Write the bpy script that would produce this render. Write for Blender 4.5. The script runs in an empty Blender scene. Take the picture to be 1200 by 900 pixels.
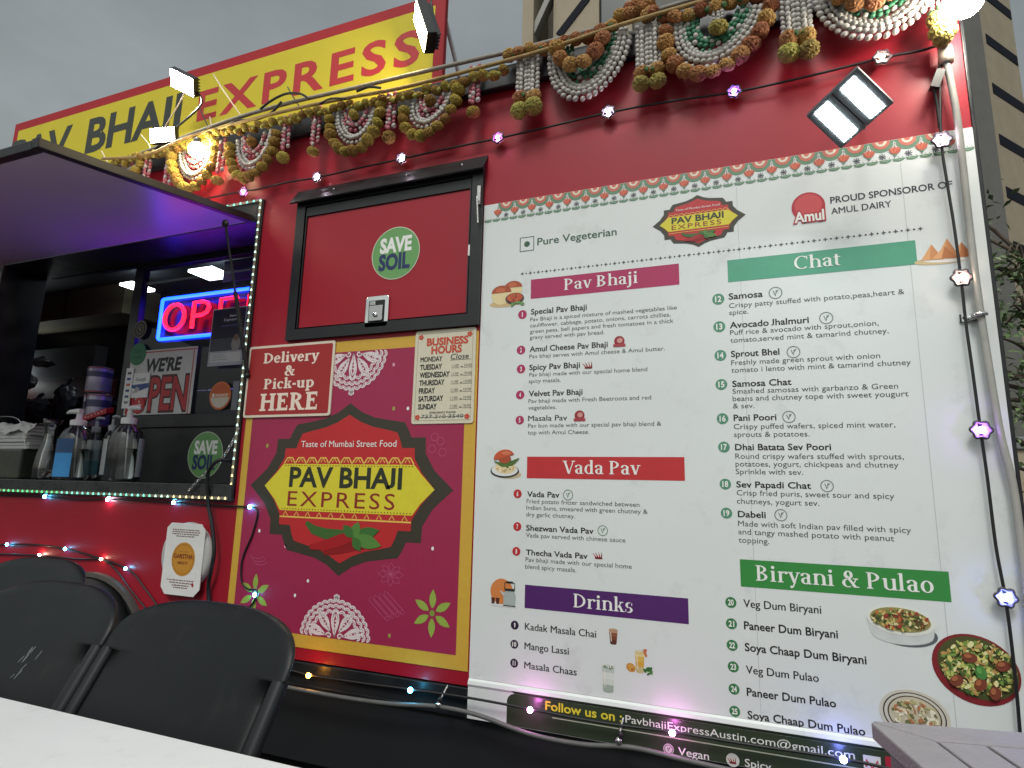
import bpy, bmesh, math, random
from mathutils import Vector, Matrix, Quaternion
random.seed(7)
SC = bpy.context.scene
COL = SC.collection
R = math.radians
V = Vector

# ------------------------------------------------------------------ camera
CAM_LOC = V((0.0, -2.2, 1.2))
FPX = 690.0                       # focal length in pixels of the 1200 px wide photograph
YAW, PITCH, ROLL = 0.367237, 0.174508, 0.02299
_f = V((-math.sin(YAW)*math.cos(PITCH), math.cos(YAW)*math.cos(PITCH), math.sin(PITCH)))
_r = V((math.cos(YAW), math.sin(YAW), 0))
_u = _r.cross(_f)
CR = _r*math.cos(ROLL) + _u*math.sin(ROLL)
CU = -_r*math.sin(ROLL) + _u*math.cos(ROLL)
CF = _f
cam = bpy.data.cameras.new('camera')
cam.sensor_width = 36.0
cam.lens = 36.0*FPX/1200.0
cam.clip_start = 0.02
cam.clip_end = 2000
cam_o = bpy.data.objects.new('camera', cam)
COL.objects.link(cam_o)
cam_o.matrix_world = Matrix(((CR.x, CU.x, -CF.x, CAM_LOC.x), (CR.y, CU.y, -CF.y, CAM_LOC.y),
                             (CR.z, CU.z, -CF.z, CAM_LOC.z), (0, 0, 0, 1)))
SC.camera = cam_o

# ------------------------------------------------------------------ sky, sun, exposure
SUN_EL, SUN_AZ = R(52), R(180)
w = bpy.data.worlds.new('World')
SC.world = w
w.use_nodes = True
nt = w.node_tree
nt.nodes.clear()
N = nt.nodes.new
L = nt.links.new
out = N('ShaderNodeOutputWorld')
bg = N('ShaderNodeBackground')
sky = N('ShaderNodeTexSky')
sky.sky_type = 'NISHITA'
sky.sun_disc = False
sky.sun_elevation = SUN_EL
sky.sun_rotation = SUN_AZ
sky.air_density = 2.0
sky.dust_density = 4.0
hs = N('ShaderNodeHueSaturation')
hs.inputs['Saturation'].default_value = 0.24
L(sky.outputs[0], hs.inputs['Color'])
tc = N('ShaderNodeTexCoord')
mp = N('ShaderNodeMapping')
mp.inputs['Scale'].default_value = (1.0, 1.0, 2.6)
L(tc.outputs['Generated'], mp.inputs[0])
nz = N('ShaderNodeTexNoise')
nz.inputs['Scale'].default_value = 2.3
nz.inputs['Detail'].default_value = 6
nz.inputs['Roughness'].default_value = 0.55
L(mp.outputs[0], nz.inputs['Vector'])
mr = N('ShaderNodeMapRange')
mr.inputs[1].default_value = 0.3
mr.inputs[2].default_value = 0.7
mr.inputs[3].default_value = 0.80
mr.inputs[4].default_value = 1.16
L(nz.outputs[0], mr.inputs[0])
mx = N('ShaderNodeVectorMath')
mx.operation = 'SCALE'
L(hs.outputs[0], mx.inputs[0])
L(mr.outputs[0], mx.inputs['Scale'])
tn = N('ShaderNodeVectorMath')
tn.operation = 'MULTIPLY'
tn.inputs[1].default_value = (0.95, 1.01, 0.99)
L(mx.outputs[0], tn.inputs[0])
L(tn.outputs[0], bg.inputs['Color'])
bg.inputs['Strength'].default_value = 0.067
L(bg.outputs[0], out.inputs[0])

sun = bpy.data.lights.new('sun', 'SUN')
sun.energy = 0.95
sun.angle = R(15)
sun.color = (1.0, 0.98, 0.95)
sun_o = bpy.data.objects.new('sun', sun)
COL.objects.link(sun_o)
sun_o.rotation_euler = V((0, math.cos(SUN_EL), -math.sin(SUN_EL))).to_track_quat('-Z', 'Y').to_euler()

SC.view_settings.view_transform = 'Standard'
SC.view_settings.look = 'None'
SC.view_settings.gamma = 1
SC.view_settings.exposure = 0.47
SC.cycles.use_denoising = True
SC.cycles.max_bounces = 6
SC.cycles.transparent_max_bounces = 12
SC.cycles.sample_clamp_indirect = 4.0
SC.cycles.caustics_reflective = False
SC.cycles.caustics_refractive = False

# ------------------------------------------------------------------ coordinates
def ray(px, py):
    return CR*((px-600)/FPX) - CU*((py-450)/FPX) + CF
def P(px, py, y=0.0):
    d = ray(px, py)
    return CAM_LOC + d*((y-CAM_LOC.y)/d.y)
def PX(px, py, x):
    d = ray(px, py)
    return CAM_LOC + d*((x-CAM_LOC.x)/d.x)
def PZ(px, py, z):
    d = ray(px, py)
    return CAM_LOC + d*((z-CAM_LOC.z)/d.z)
def W(px, py, y=0.0):
    p = P(px, py, y)
    return (p.x, p.z)

# ------------------------------------------------------------------ materials
def mat(name, col, rough=0.5, metal=0.0, coat=0.0, coat_rough=0.05, var=0.0, vscale=6.0, bump=0.0, bscale=60.0,
        emit=None, es=0.0, spec=0.5, rnd=0.0, sub=0.0, sample=True, dirt=None, dscale=5.0, damt=0.5, rvar=0.0):
    m = bpy.data.materials.new(name)
    m.use_nodes = True
    n = m.node_tree.nodes
    l = m.node_tree.links.new
    b = n['Principled BSDF']
    c4 = (col[0], col[1], col[2], 1)
    b.inputs['Base Color'].default_value = c4
    b.inputs['Roughness'].default_value = rough
    b.inputs['Metallic'].default_value = metal
    b.inputs['Specular IOR Level'].default_value = spec
    b.inputs['Coat Weight'].default_value = coat
    b.inputs['Coat Roughness'].default_value = coat_rough
    if sub:
        b.inputs['Subsurface Weight'].default_value = sub
        b.inputs['Subsurface Radius'].default_value = (0.02, 0.01, 0.005)
    if emit:
        b.inputs['Emission Color'].default_value = (emit[0], emit[1], emit[2], 1)
        b.inputs['Emission Strength'].default_value = es
        if not sample:
            m.cycles.emission_sampling = 'NONE'
    tcn = n.new('ShaderNodeTexCoord')
    last = None
    if var:
        z = n.new('ShaderNodeTexNoise')
        z.inputs['Scale'].default_value = vscale
        z.inputs['Detail'].default_value = 8
        z.inputs['Roughness'].default_value = 0.6
        l(tcn.outputs['Object'], z.inputs['Vector'])
        r = n.new('ShaderNodeMapRange')
        r.inputs[1].default_value = 0.25
        r.inputs[2].default_value = 0.75
        r.inputs[3].default_value = 1-var
        r.inputs[4].default_value = 1+var
        l(z.outputs[0], r.inputs[0])
        s = n.new('ShaderNodeVectorMath')
        s.operation = 'SCALE'
        s.inputs[0].default_value = col
        l(r.outputs[0], s.inputs['Scale'])
        last = s.outputs[0]
        if rvar:
            r2 = n.new('ShaderNodeMapRange')
            r2.inputs[1].default_value = 0.3
            r2.inputs[2].default_value = 0.7
            r2.inputs[3].default_value = max(0, rough-rvar)
            r2.inputs[4].default_value = rough+rvar
            l(z.outputs[0], r2.inputs[0])
            l(r2.outputs[0], b.inputs['Roughness'])
    if rnd:
        oi = n.new('ShaderNodeObjectInfo')
        h = n.new('ShaderNodeHueSaturation')
        r = n.new('ShaderNodeMapRange')
        r.inputs[3].default_value = 0.5-rnd*0.12
        r.inputs[4].default_value = 0.5+rnd*0.12
        l(oi.outputs['Random'], r.inputs[0])
        l(r.outputs[0], h.inputs['Hue'])
        r3 = n.new('ShaderNodeMapRange')
        r3.inputs[3].default_value = 1-rnd
        r3.inputs[4].default_value = 1+rnd
        l(oi.outputs['Random'], r3.inputs[0])
        l(r3.outputs[0], h.inputs['Value'])
        if last:
            l(last, h.inputs['Color'])
        else:
            h.inputs['Color'].default_value = c4
        last = h.outputs[0]
    if dirt:
        z = n.new('ShaderNodeTexNoise')
        z.inputs['Scale'].default_value = dscale
        z.inputs['Detail'].default_value = 10
        z.inputs['Roughness'].default_value = 0.72
        l(tcn.outputs['Object'], z.inputs['Vector'])
        r = n.new('ShaderNodeMapRange')
        r.inputs[1].default_value = 0.55
        r.inputs[2].default_value = 0.78
        r.inputs[3].default_value = 0
        r.inputs[4].default_value = damt
        l(z.outputs[0], r.inputs[0])
        x = n.new('ShaderNodeMix')
        x.data_type = 'RGBA'
        x.inputs['B'].default_value = (dirt[0], dirt[1], dirt[2], 1)
        l(r.outputs[0], x.inputs['Factor'])
        if last:
            l(last, x.inputs['A'])
        else:
            x.inputs['A'].default_value = c4
        last = x.outputs['Result']
    if last:
        l(last, b.inputs['Base Color'])
    if bump:
        z = n.new('ShaderNodeTexNoise')
        z.inputs['Scale'].default_value = bscale
        z.inputs['Detail'].default_value = 4
        l(tcn.outputs['Object'], z.inputs['Vector'])
        bp = n.new('ShaderNodeBump')
        bp.inputs['Strength'].default_value = bump
        bp.inputs['Distance'].default_value = 0.01
        l(z.outputs[0], bp.inputs['Height'])
        l(bp.outputs[0], b.inputs['Normal'])
        if coat:
            l(bp.outputs[0], b.inputs['Coat Normal'])
    return m

def glass(name, tint=(0.9, 0.92, 0.92), refl=0.12, rough=0.02, haze=0.0):
    m = bpy.data.materials.new(name)
    m.use_nodes = True
    n = m.node_tree.nodes
    l = m.node_tree.links.new
    n.clear()
    o = n.new('ShaderNodeOutputMaterial')
    t = n.new('ShaderNodeBsdfTransparent')
    t.inputs[0].default_value = (tint[0], tint[1], tint[2], 1)
    g = n.new('ShaderNodeBsdfGlossy')
    g.inputs['Roughness'].default_value = rough
    fr = n.new('ShaderNodeLayerWeight')
    fr.inputs['Blend'].default_value = refl
    mx_ = n.new('ShaderNodeMixShader')
    l(fr.outputs['Fresnel'], mx_.inputs[0])
    l(t.outputs[0], mx_.inputs[1])
    l(g.outputs[0], mx_.inputs[2])
    if haze:
        df = n.new('ShaderNodeBsdfDiffuse')
        df.inputs[0].default_value = (.8, .82, .82, 1)
        m2 = n.new('ShaderNodeMixShader')
        m2.inputs[0].default_value = haze
        l(mx_.outputs[0], m2.inputs[1])
        l(df.outputs[0], m2.inputs[2])
        l(m2.outputs[0], o.inputs[0])
    else:
        l(mx_.outputs[0], o.inputs[0])
    return m

_MC = {}
def ink(r, g, b, rough=0.45):
    """a printed colour, given as an sRGB hex-like triple 0..255"""
    k = (r, g, b, rough)
    if k not in _MC:
        f = lambda c: ((c/255+0.055)/1.055)**2.4 if c > 10 else c/255/12.92
        _MC[k] = mat('ink', (f(r), f(g), f(b)), rough, coat=0.0, var=0.05, vscale=30)
    return _MC[k]

# ------------------------------------------------------------------ mesh helpers
OFF = {}
def link(o, parent=None):
    COL.objects.link(o)
    if parent is not None:
        o.parent = parent
        OFF[o.name] = OFF.get(parent.name, V((0, 0, 0)))
    return o
def thing(name, label, cat, loc=(0, 0, 0), group=None):
    o = bpy.data.objects.new(name, None)
    o.empty_display_size = 0.05
    COL.objects.link(o)
    o.location = loc
    OFF[o.name] = V(loc)
    o['label'] = label
    o['category'] = cat
    if group:
        o['group'] = group
    return o
def tag(o, label, cat, group=None):
    o['label'] = label
    o['category'] = cat
    if group:
        o['group'] = group
    return o

class G:
    def __init__(s):
        s.v = []; s.f = []; s.m = []; s.s = []; s.mats = []
    def mi(s, m):
        if m not in s.mats:
            s.mats.append(m)
        return s.mats.index(m)
    def add(s, vs, fs, m, smooth=False):
        b = len(s.v); k = s.mi(m)
        s.v += [V(p) for p in vs]
        for f in fs:
            s.f.append([b+i for i in f]); s.m.append(k); s.s.append(smooth)
    def quad(s, a, b, c, d, m):
        s.add([a, b, c, d], [(0, 1, 2, 3)], m)
    # flat art on a plane of constant y, points are (x, z)
    def poly(s, pts, y, m):
        s.add([(p[0], y, p[1]) for p in pts], [tuple(range(len(pts)))], m)
    def rect(s, x0, z0, x1, z1, y, m):
        s.poly([(x0, z0), (x1, z0), (x1, z1), (x0, z1)], y, m)
    def disc(s, cx, cz, rx, rz, y, m, n=28, a0=0, a1=360, rot=0):
        full = abs(a1-a0) >= 360
        k = n if full else n+1
        pts = []
        ca, sa = math.cos(R(rot)), math.sin(R(rot))
        for i in range(k):
            a = R(a0+(a1-a0)*i/n)
            u, v = rx*math.cos(a), rz*math.sin(a)
            pts.append((cx+u*ca-v*sa, cz+u*sa+v*ca))
        s.poly(pts, y, m)
    def line(s, pts, wd, y, m, closed=False):
        """a ribbon along 2-D points; wd a number or one per point"""
        n = len(pts)
        L_, R_ = [], []
        for i in range(n):
            a = pts[(i-1) % n] if (closed or i > 0) else pts[i]
            b = pts[(i+1) % n] if (closed or i < n-1) else pts[i]
            dx, dz = b[0]-a[0], b[1]-a[1]
            q = math.hypot(dx, dz) or 1
            h = (wd[i] if isinstance(wd, (list, tuple)) else wd)/2
            L_.append((pts[i][0]-dz/q*h, y, pts[i][1]+dx/q*h))
            R_.append((pts[i][0]+dz/q*h, y, pts[i][1]-dx/q*h))
        k = n if closed else n-1
        s.add(L_+R_, [(i, (i+1) % n, n+(i+1) % n, n+i) for i in range(k)], m)
    def arc(s, cx, cz, rx, rz, a0, a1, wd, y, m, n=14):
        s.line([(cx+rx*math.cos(R(a0+(a1-a0)*i/n)), cz+rz*math.sin(R(a0+(a1-a0)*i/n))) for i in range(n+1)], wd, y, m)
    # solids
    def box(s, a, b, m):
        x0, y0, z0 = a; x1, y1, z1 = b
        vs = [(x0, y0, z0), (x1, y0, z0), (x1, y1, z0), (x0, y1, z0), (x0, y0, z1), (x1, y0, z1), (x1, y1, z1), (x0, y1, z1)]
        s.add(vs, [(0, 3, 2, 1), (4, 5, 6, 7), (0, 1, 5, 4), (1, 2, 6, 5), (2, 3, 7, 6), (3, 0, 4, 7)], m)
    def obox(s, c, ax, ay, az, m):
        """box by centre and three half-axis vectors"""
        c = V(c); vs = []
        for k in (-1, 1):
            for i, j in ((-1, -1), (1, -1), (1, 1), (-1, 1)):
                vs.append(c+ax*i+ay*j+az*k)
        s.add(vs, [(0, 3, 2, 1), (4, 5, 6, 7), (0, 1, 5, 4), (1, 2, 6, 5), (2, 3, 7, 6), (3, 0, 4, 7)], m)
    def prism(s, pts, y0, y1, m):
        """outline in (x, z) extruded from y0 (front) to y1"""
        n = len(pts)
        vs = [(p[0], y0, p[1]) for p in pts]+[(p[0], y1, p[1]) for p in pts]
        fs = [tuple(range(n)), tuple(range(2*n-1, n-1, -1))]+[(i, n+i, n+(i+1) % n, (i+1) % n) for i in range(n)]
        s.add(vs, fs, m)
    def tube(s, pts, r, m, n=8, caps=True, flat=1.0):
        pts = [V(p) for p in pts]
        k = len(pts)
        t0 = (pts[1]-pts[0]).normalized()
        up = V((0, 0, 1)) if abs(t0.z) < 0.9 else V((0, 1, 0))
        u = (up-t0*up.dot(t0)).normalized()
        vs = []
        for i in range(k):
            t = (pts[min(i+1, k-1)]-pts[max(i-1, 0)]).normalized()
            u = (u-t*u.dot(t)).normalized()
            w_ = t.cross(u)
            rr = r[i] if isinstance(r, (list, tuple)) else r
            for j in range(n):
                a = 2*math.pi*j/n
                vs.append(pts[i]+u*(rr*flat*math.cos(a))+w_*(rr*math.sin(a)))
        fs = [(i*n+j, i*n+(j+1) % n, (i+1)*n+(j+1) % n, (i+1)*n+j) for i in range(k-1) for j in range(n)]
        s.add(vs, fs, m, True)
        if caps:
            s.add(vs[:n], [tuple(range(n-1, -1, -1))], m)
            s.add(vs[-n:], [tuple(range(n))], m)
    def ell(s, c, rx, ry, rz, m, nu=10, nv=6, rot=None):
        c = V(c); vs = []
        for j in range(nv+1):
            p = math.pi*j/nv
            for i in range(nu):
                a = 2*math.pi*i/nu
                q = V((rx*math.sin(p)*math.cos(a), ry*math.sin(p)*math.sin(a), rz*math.cos(p)))
                if rot is not None:
                    q = rot @ q
                vs.append(c+q)
        fs = [(j*nu+i, (j+1)*nu+i, (j+1)*nu+(i+1) % nu, j*nu+(i+1) % nu) for j in range(nv) for i in range(nu)]
        s.add(vs, fs, m, True)
    def lathe(s, c, prof, m, n=20, sx=1.0, sy=1.0, axis=None):
        c = V(c)
        q = V((0, 0, 1)).rotation_difference(axis) if axis is not None else None
        vs = []
        for r_, z_ in prof:
            for i in range(n):
                a = 2*math.pi*i/n
                p = V((r_*math.cos(a)*sx, r_*math.sin(a)*sy, z_))
                vs.append(c+(q @ p if q is not None else p))
        k = len(prof)
        fs = [(j*n+i, j*n+(i+1) % n, (j+1)*n+(i+1) % n, (j+1)*n+i) for j in range(k-1) for i in range(n)]
        s.add(vs, fs, m, True)
    def text(s, body, x0, zb, x1, cap, y, m, bold=0.0, spacing=1.0, shear=0.0, align='fit', width=None):
        """letters of cap height `cap` on baseline zb; 'fit' stretches them over x0..x1, 'left' keeps the
        width factor `width`"""
        if bold > 0.006 and ('M' in body or (bold > 0.012 and 'g' in body)):      # thicken by a second, slightly shifted copy
            d = cap/0.682*bold*1.2
            s.text(body, x0, zb, x1-d, cap, y, m, 0.0, spacing, shear, align, width)
            return s.text(body, x0+d, zb, x1, cap, y-0.00012, m, 0.0, spacing, shear, align, width)
        vs, fs, lo, hi = glyphs(body, bold, spacing)
        sz = cap/0.682
        if align == 'fit':
            sx = (x1-x0)/(hi-lo)
        else:
            sx = sz*(width or 1.0)
        s.add([(x0+(a-lo)*sx+b*sz*shear, y, zb+b*sz) for a, b in vs], fs, m)
        return x0+(hi-lo)*sx
    def build(s, name, parent=None, bevel=0.0, world=True, autosmooth=True):
        off = OFF.get(parent.name, V((0, 0, 0))) if parent is not None else V((0, 0, 0))
        me = bpy.data.meshes.new(name)
        me.from_pydata([p-off for p in s.v], [], s.f)
        for m in s.mats:
            me.materials.append(m)
        me.polygons.foreach_set('material_index', s.m)
        me.polygons.foreach_set('use_smooth', s.s)
        me.update()
        o = bpy.data.objects.new(name, me)
        link(o, parent)
        if bevel:
            md = o.modifiers.new('bevel', 'BEVEL')
            md.width = bevel
            md.segments = 2
            md.limit_method = 'ANGLE'
        return o

_GC = {}
def glyphs(body, bold=0.0, spacing=1.0):
    k = (body, bold, spacing)
    if k not in _GC:
        c = bpy.data.curves.new('t', 'FONT')
        c.body = body
        c.resolution_u = 3
        c.offset = bold
        c.space_character = spacing
        o = bpy.data.objects.new('t', c)
        me = bpy.data.meshes.new_from_object(o)
        vs = [(v.co.x, v.co.y) for v in me.vertices]
        fs = [tuple(p.vertices) for p in me.polygons]
        if 'J' in body and not set(body) & set('gjpqy,;&()'):
            lowv = set(i for i, v in enumerate(vs) if v[1] < -0.05)      # the letter J stands on the line here
            grow = True
            while grow:
                grow = False
                for f in fs:
                    if any(i in lowv for i in f) and not all(i in lowv for i in f):
                        lowv.update(f); grow = True
            if lowv:
                mn = min(vs[i][1] for i in lowv)
                vs = [(a, (b-mn)*0.682/(0.682-mn)) if i in lowv else (a, b) for i, (a, b) in enumerate(vs)]
        bpy.data.objects.remove(o)
        bpy.data.curves.remove(c)
        bpy.data.meshes.remove(me)
        xs = [v[0] for v in vs] or [0, 1]
        _GC[k] = (vs, fs, min(xs), max(xs))
    return _GC[k]

# a small serif alphabet drawn stroke by stroke (units: cap height 7, x-height 4.9)
class Serif:
    def __init__(s, T=1.15, t=0.42, sf=0.55, slab=0.42):
        s.T, s.t, s.sf, s.slab = T, t, sf, slab
    def glyph(s, ch):
        T, t, sf, sl = s.T, s.t, s.sf, s.slab
        o = []
        def rc(x0, z0, x1, z1): o.append([(x0, z0), (x1, z0), (x1, z1), (x0, z1)])
        def stem(x, z0, z1, bot=True, top='full'):
            rc(x, z0, x+T, z1)
            if bot: rc(x-sf, z0, x+T+sf, z0+sl)
            if top == 'full': rc(x-sf, z1-sl, x+T+sf, z1)
            elif top == 'left': o.append([(x-sf-0.15, z1-sl-0.1), (x+T, z1-sl-0.1), (x+T, z1), (x, z1)])
        def bowl(cx, cz, rx, rz, a0, a1, n=16):
            L_, I_ = [], []
            for i in range(n+1):
                a = R(a0+(a1-a0)*i/n)
                L_.append((cx+rx*math.cos(a), cz+rz*math.sin(a)))
                I_.append((cx+(rx-T)*math.cos(a), cz+(rz-t)*math.sin(a)))
            for i in range(n): o.append([L_[i], L_[i+1], I_[i+1], I_[i]])
        def diag(x0, z0, x1, z1, wd): o.append([(x0, z0), (x0+wd, z0), (x1+wd, z1), (x1, z1)])
        def ball(x, z, r): o.append([(x+r*math.cos(i*math.pi/6), z+r*math.sin(i*math.pi/6)) for i in range(12)])
        x = 0.7
        if ch == 'P': stem(x, 0, 7); bowl(x+T*0.7, 5.0, 3.3, 2.0, -90, 90); a = 5.6
        elif ch == 'R':
            stem(x, 0, 7); bowl(x+T*0.7, 5.15, 3.1, 1.85, -90, 90); diag(x+3.4, 0, x+1.5, 3.5, T*1.1); rc(x+3.2, 0, x+3.4+T*1.1+sf, sl); a = 6.4
        elif ch == 'B': stem(x, 0, 7); bowl(x+T*0.7, 5.25, 2.9, 1.75, -90, 90); bowl(x+T*0.7, 1.9, 3.3, 1.9, -90, 90); a = 5.8
        elif ch == 'D': stem(x, 0, 7); bowl(x+T*0.7, 3.5, 4.6, 3.5, -90, 90); a = 6.8
        elif ch == 'C':
            bowl(3.6, 3.5, 3.3, 3.65, 48, 312, 26); rc(5.6, 4.9, 6.0, 7.0); a = 6.5
        elif ch == 'V':
            diag(2.6, 0, 0.3, 7, T); diag(2.9, 0, 5.1, 7, t*1.2); rc(-0.2, 7-sl, 0.3+T+sf, 7); rc(4.4, 7-sl, 6.3, 7); a = 6.0
        elif ch == 'H': stem(x, 0, 7); stem(x+3.9, 0, 7); rc(x+T, 3.3, x+3.9, 3.3+t*1.3); a = x+3.9+T+0.9
        elif ch == 'E':
            stem(x, 0, 7); rc(x+T, 0, x+4.2, t*1.4); rc(x+T, 7-t*1.4, x+4.0, 7); rc(x+T, 3.4, x+3.0, 3.4+t*1.4)
            rc(x+3.75, 0, x+4.2, 2.0); rc(x+3.6, 5.2, x+4.0, 7); rc(x+2.7, 2.7, x+3.05, 4.6); a = 5.5
        elif ch == 'a':
            bowl(2.1, 1.4, 1.8, 1.5, 60, 330); rc(2.6, 0, 2.6+T, 3.5); bowl(1.95, 3.4, 1.95, 1.5, 0, 140); rc(2.6, 0, 4.4, sl); ball(0.75, 3.9, 0.55); a = 4.7
        elif ch == 'v':
            diag(1.9, 0, 0.3, 4.9, T); diag(2.2, 0, 3.7, 4.9, t*1.3); rc(-0.1, 4.9-sl, 0.3+T+0.4, 4.9); rc(3.1, 4.9-sl, 4.8, 4.9); a = 4.7
        elif ch in 'hn':
            stem(x, 0, 7.4 if ch == 'h' else 4.9, True, 'left'); bowl(x+2.1, 3.2, 2.1, 1.75, 0, 150); stem(x+4.2-T, 0, 3.2, True, ''); a = 5.6
        elif ch == 'u':
            stem(x, 1.4, 4.9, False, 'left'); bowl(x+2.1, 1.55, 2.1, 1.6, 180, 330); stem(x+4.2-T, 0, 4.9, False, 'left'); rc(x+4.2-T, 0, x+4.7, sl); a = 5.6
        elif ch == 'r': stem(x, 0, 4.9, True, 'left'); bowl(x+2.2, 3.2, 1.8, 1.75, 60, 150); ball(x+2.9, 4.3, 0.62); a = 4.3
        elif ch == 'i': stem(x, 0, 4.9, True, 'left'); ball(x+T/2, 6.4, 0.72); a = 2.9
        elif ch == 'l': stem(x, 0, 7.4, True, 'left'); a = 2.9
        elif ch == 'j':
            stem(x, -0.8, 4.9, False, 'left'); ball(x+T/2, 6.4, 0.72); bowl(x-0.5, -0.8, 0.5+T, 1.4, 270, 360); ball(x-0.5, -1.85, 0.5); a = 2.7
        elif ch == 'd':
            bowl(2.4, 2.45, 2.1, 2.55, 20, 340, 20); stem(3.2, 0, 7.4, False, 'left'); rc(3.2, 0, 3.2+T+sf, sl); a = 5.3
        elif ch == 'k':
            stem(x, 0, 7.4, True, 'left'); diag(x+T, 2.0, x+2.9, 4.9, t*1.3); diag(x+2.9, 0, x+1.5, 3.0, T); rc(x+2.4, 0, x+4.5, sl); rc(x+2.1, 4.9-sl, x+4.0, 4.9); a = 5.3
        elif ch == 's':
            bowl(1.95, 3.55, 1.6, 1.45, 60, 262); bowl(1.95, 1.3, 1.75, 1.45, -120, 82); rc(3.1, 3.5, 3.45, 4.7); rc(0.35, 0.2, 0.7, 1.5); a = 4.1
        elif ch == 't': rc(x, 0.9, x+T, 6.2); rc(x-0.6, 4.9-sl, x+2.2, 4.9); bowl(x+1.3, 1.1, 1.3, 1.2, 180, 310); a = 3.5
        elif ch == 'y':
            diag(1.9, 0, 0.3, 4.9, T); diag(1.5, -1.8, 3.7, 4.9, t*1.3); rc(-0.1, 4.9-sl, 0.3+T+0.4, 4.9); rc(3.1, 4.9-sl, 4.8, 4.9); ball(1.2, -1.7, 0.6); a = 4.7
        elif ch == 'o': bowl(2.45, 2.45, 2.2, 2.55, 0, 360, 24); a = 4.9
        elif ch == 'e': bowl(2.35, 2.45, 2.1, 2.55, 10, 325, 20); rc(1.1, 2.3, 4.3, 2.3+t); a = 4.6
        elif ch == 'c': bowl(2.35, 2.45, 2.1, 2.55, 50, 315, 20); ball(3.5, 3.9, 0.55); a = 4.3
        elif ch == 'p': stem(x, -2.2, 4.9, True, 'left'); bowl(x+T+0.7, 2.45, 2.3, 2.55, -150, 150, 20); a = 5.4
        elif ch == '-': rc(0.3, 2.0, 2.4, 2.0+T*0.9); a = 2.7
        elif ch == '&':
            bowl(2.6, 5.3, 1.7, 1.8, 0, 360, 18); bowl(2.4, 1.8, 2.2, 1.9, 60, 300, 18); diag(4.6, 0, 1.3, 5.0, T); diag(3.6, 0.6, 5.2, 3.6, t*1.2); rc(4.2, 3.5, 6.2, 3.5+sl); rc(4.3, 0, 6.4, sl); a = 6.6
        else: a = 2.4
        return o, a
    def draw(s, g, body, x0, zb, x1, cap, y, m):
        items = []; xx = 0
        for ch in body:
            o, a = s.glyph(ch)
            items.append((xx, o)); xx += a
        sx = (x1-x0)/(xx-0.3); sz = cap/7.0
        for bx, o in items:
            for k, p in enumerate(o):
                g.poly([(x0+(bx+q[0])*sx, zb+q[1]*sz) for q in p], y-0.00006*(k % 12), m)

# ------------------------------------------------------------------ shared materials
M = {}
M['red'] = mat('red_paint', (0.33, 0.007, 0.020), 0.5, spec=.28, coat=0.28, coat_rough=0.3, var=0.06, vscale=2.5, bump=0.015, bscale=3.0, dirt=(0.20, 0.02, 0.03), dscale=2.2, damt=0.35)
M['black'] = mat('black_trim', (0.012, 0.013, 0.015), 0.38, var=0.25, vscale=9, bump=0.03, bscale=120, rvar=0.1)
M['blackm'] = mat('black_matte', (0.008, 0.009, 0.011), 0.6, var=0.2, vscale=6)
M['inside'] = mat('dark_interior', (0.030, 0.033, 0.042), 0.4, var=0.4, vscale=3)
M['steel'] = mat('brushed_steel', (0.55, 0.55, 0.54), 0.3, metal=1.0, var=0.1, vscale=40, rvar=0.08)
M['chrome'] = mat('bright_steel', (0.75, 0.75, 0.74), 0.15, metal=1.0)
M['vinyl'] = mat('white_vinyl', (0.72, 0.75, 0.74), 0.33, var=0.05, vscale=1.3, bump=0.05, bscale=2.2, dirt=(0.36, 0.36, 0.34), dscale=5.5, damt=0.42)
M['white'] = mat('white_plastic', (0.78, 0.78, 0.77), 0.4, var=0.03, vscale=20)
M['ash'] = mat('asphalt', (0.045, 0.045, 0.047), 0.9, var=0.35, vscale=40, bump=0.5, bscale=200)
M['panel'] = mat('hatch_lining', (0.62, 0.58, 0.66), 0.32, var=0.06, vscale=3, dirt=(0.35, 0.33, 0.36), dscale=3, damt=0.4)
M['tan'] = mat('tan_cabinet', (0.22, 0.19, 0.13), 0.6, var=0.12, vscale=10)
M['rubber'] = mat('tyre_rubber', (0.012, 0.012, 0.012), 0.8, var=0.3, vscale=30)
M['cable'] = mat('black_cable', (0.009, 0.009, 0.010), 0.5)
M['greycable'] = mat('grey_cable', (0.10, 0.10, 0.098), 0.55, var=0.2, vscale=25)
M['glass'] = glass('window_glass', (0.88, 0.90, 0.93), 0.28, 0.01)
M['clear'] = glass('clear_plastic', (0.95, 0.96, 0.96), 0.46, 0.06, 0.015)
M['cream'] = mat('cream_edge', (0.72, 0.62, 0.50), 0.45, var=0.05, vscale=20)

# ------------------------------------------------------------------ ground
g = G()
g.quad((-400, -400, 0), (400, -400, 0), (400, 400, 0), (-400, 400, 0), M['ash'])
o = g.build('ground')
o['kind'] = 'structure'

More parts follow.
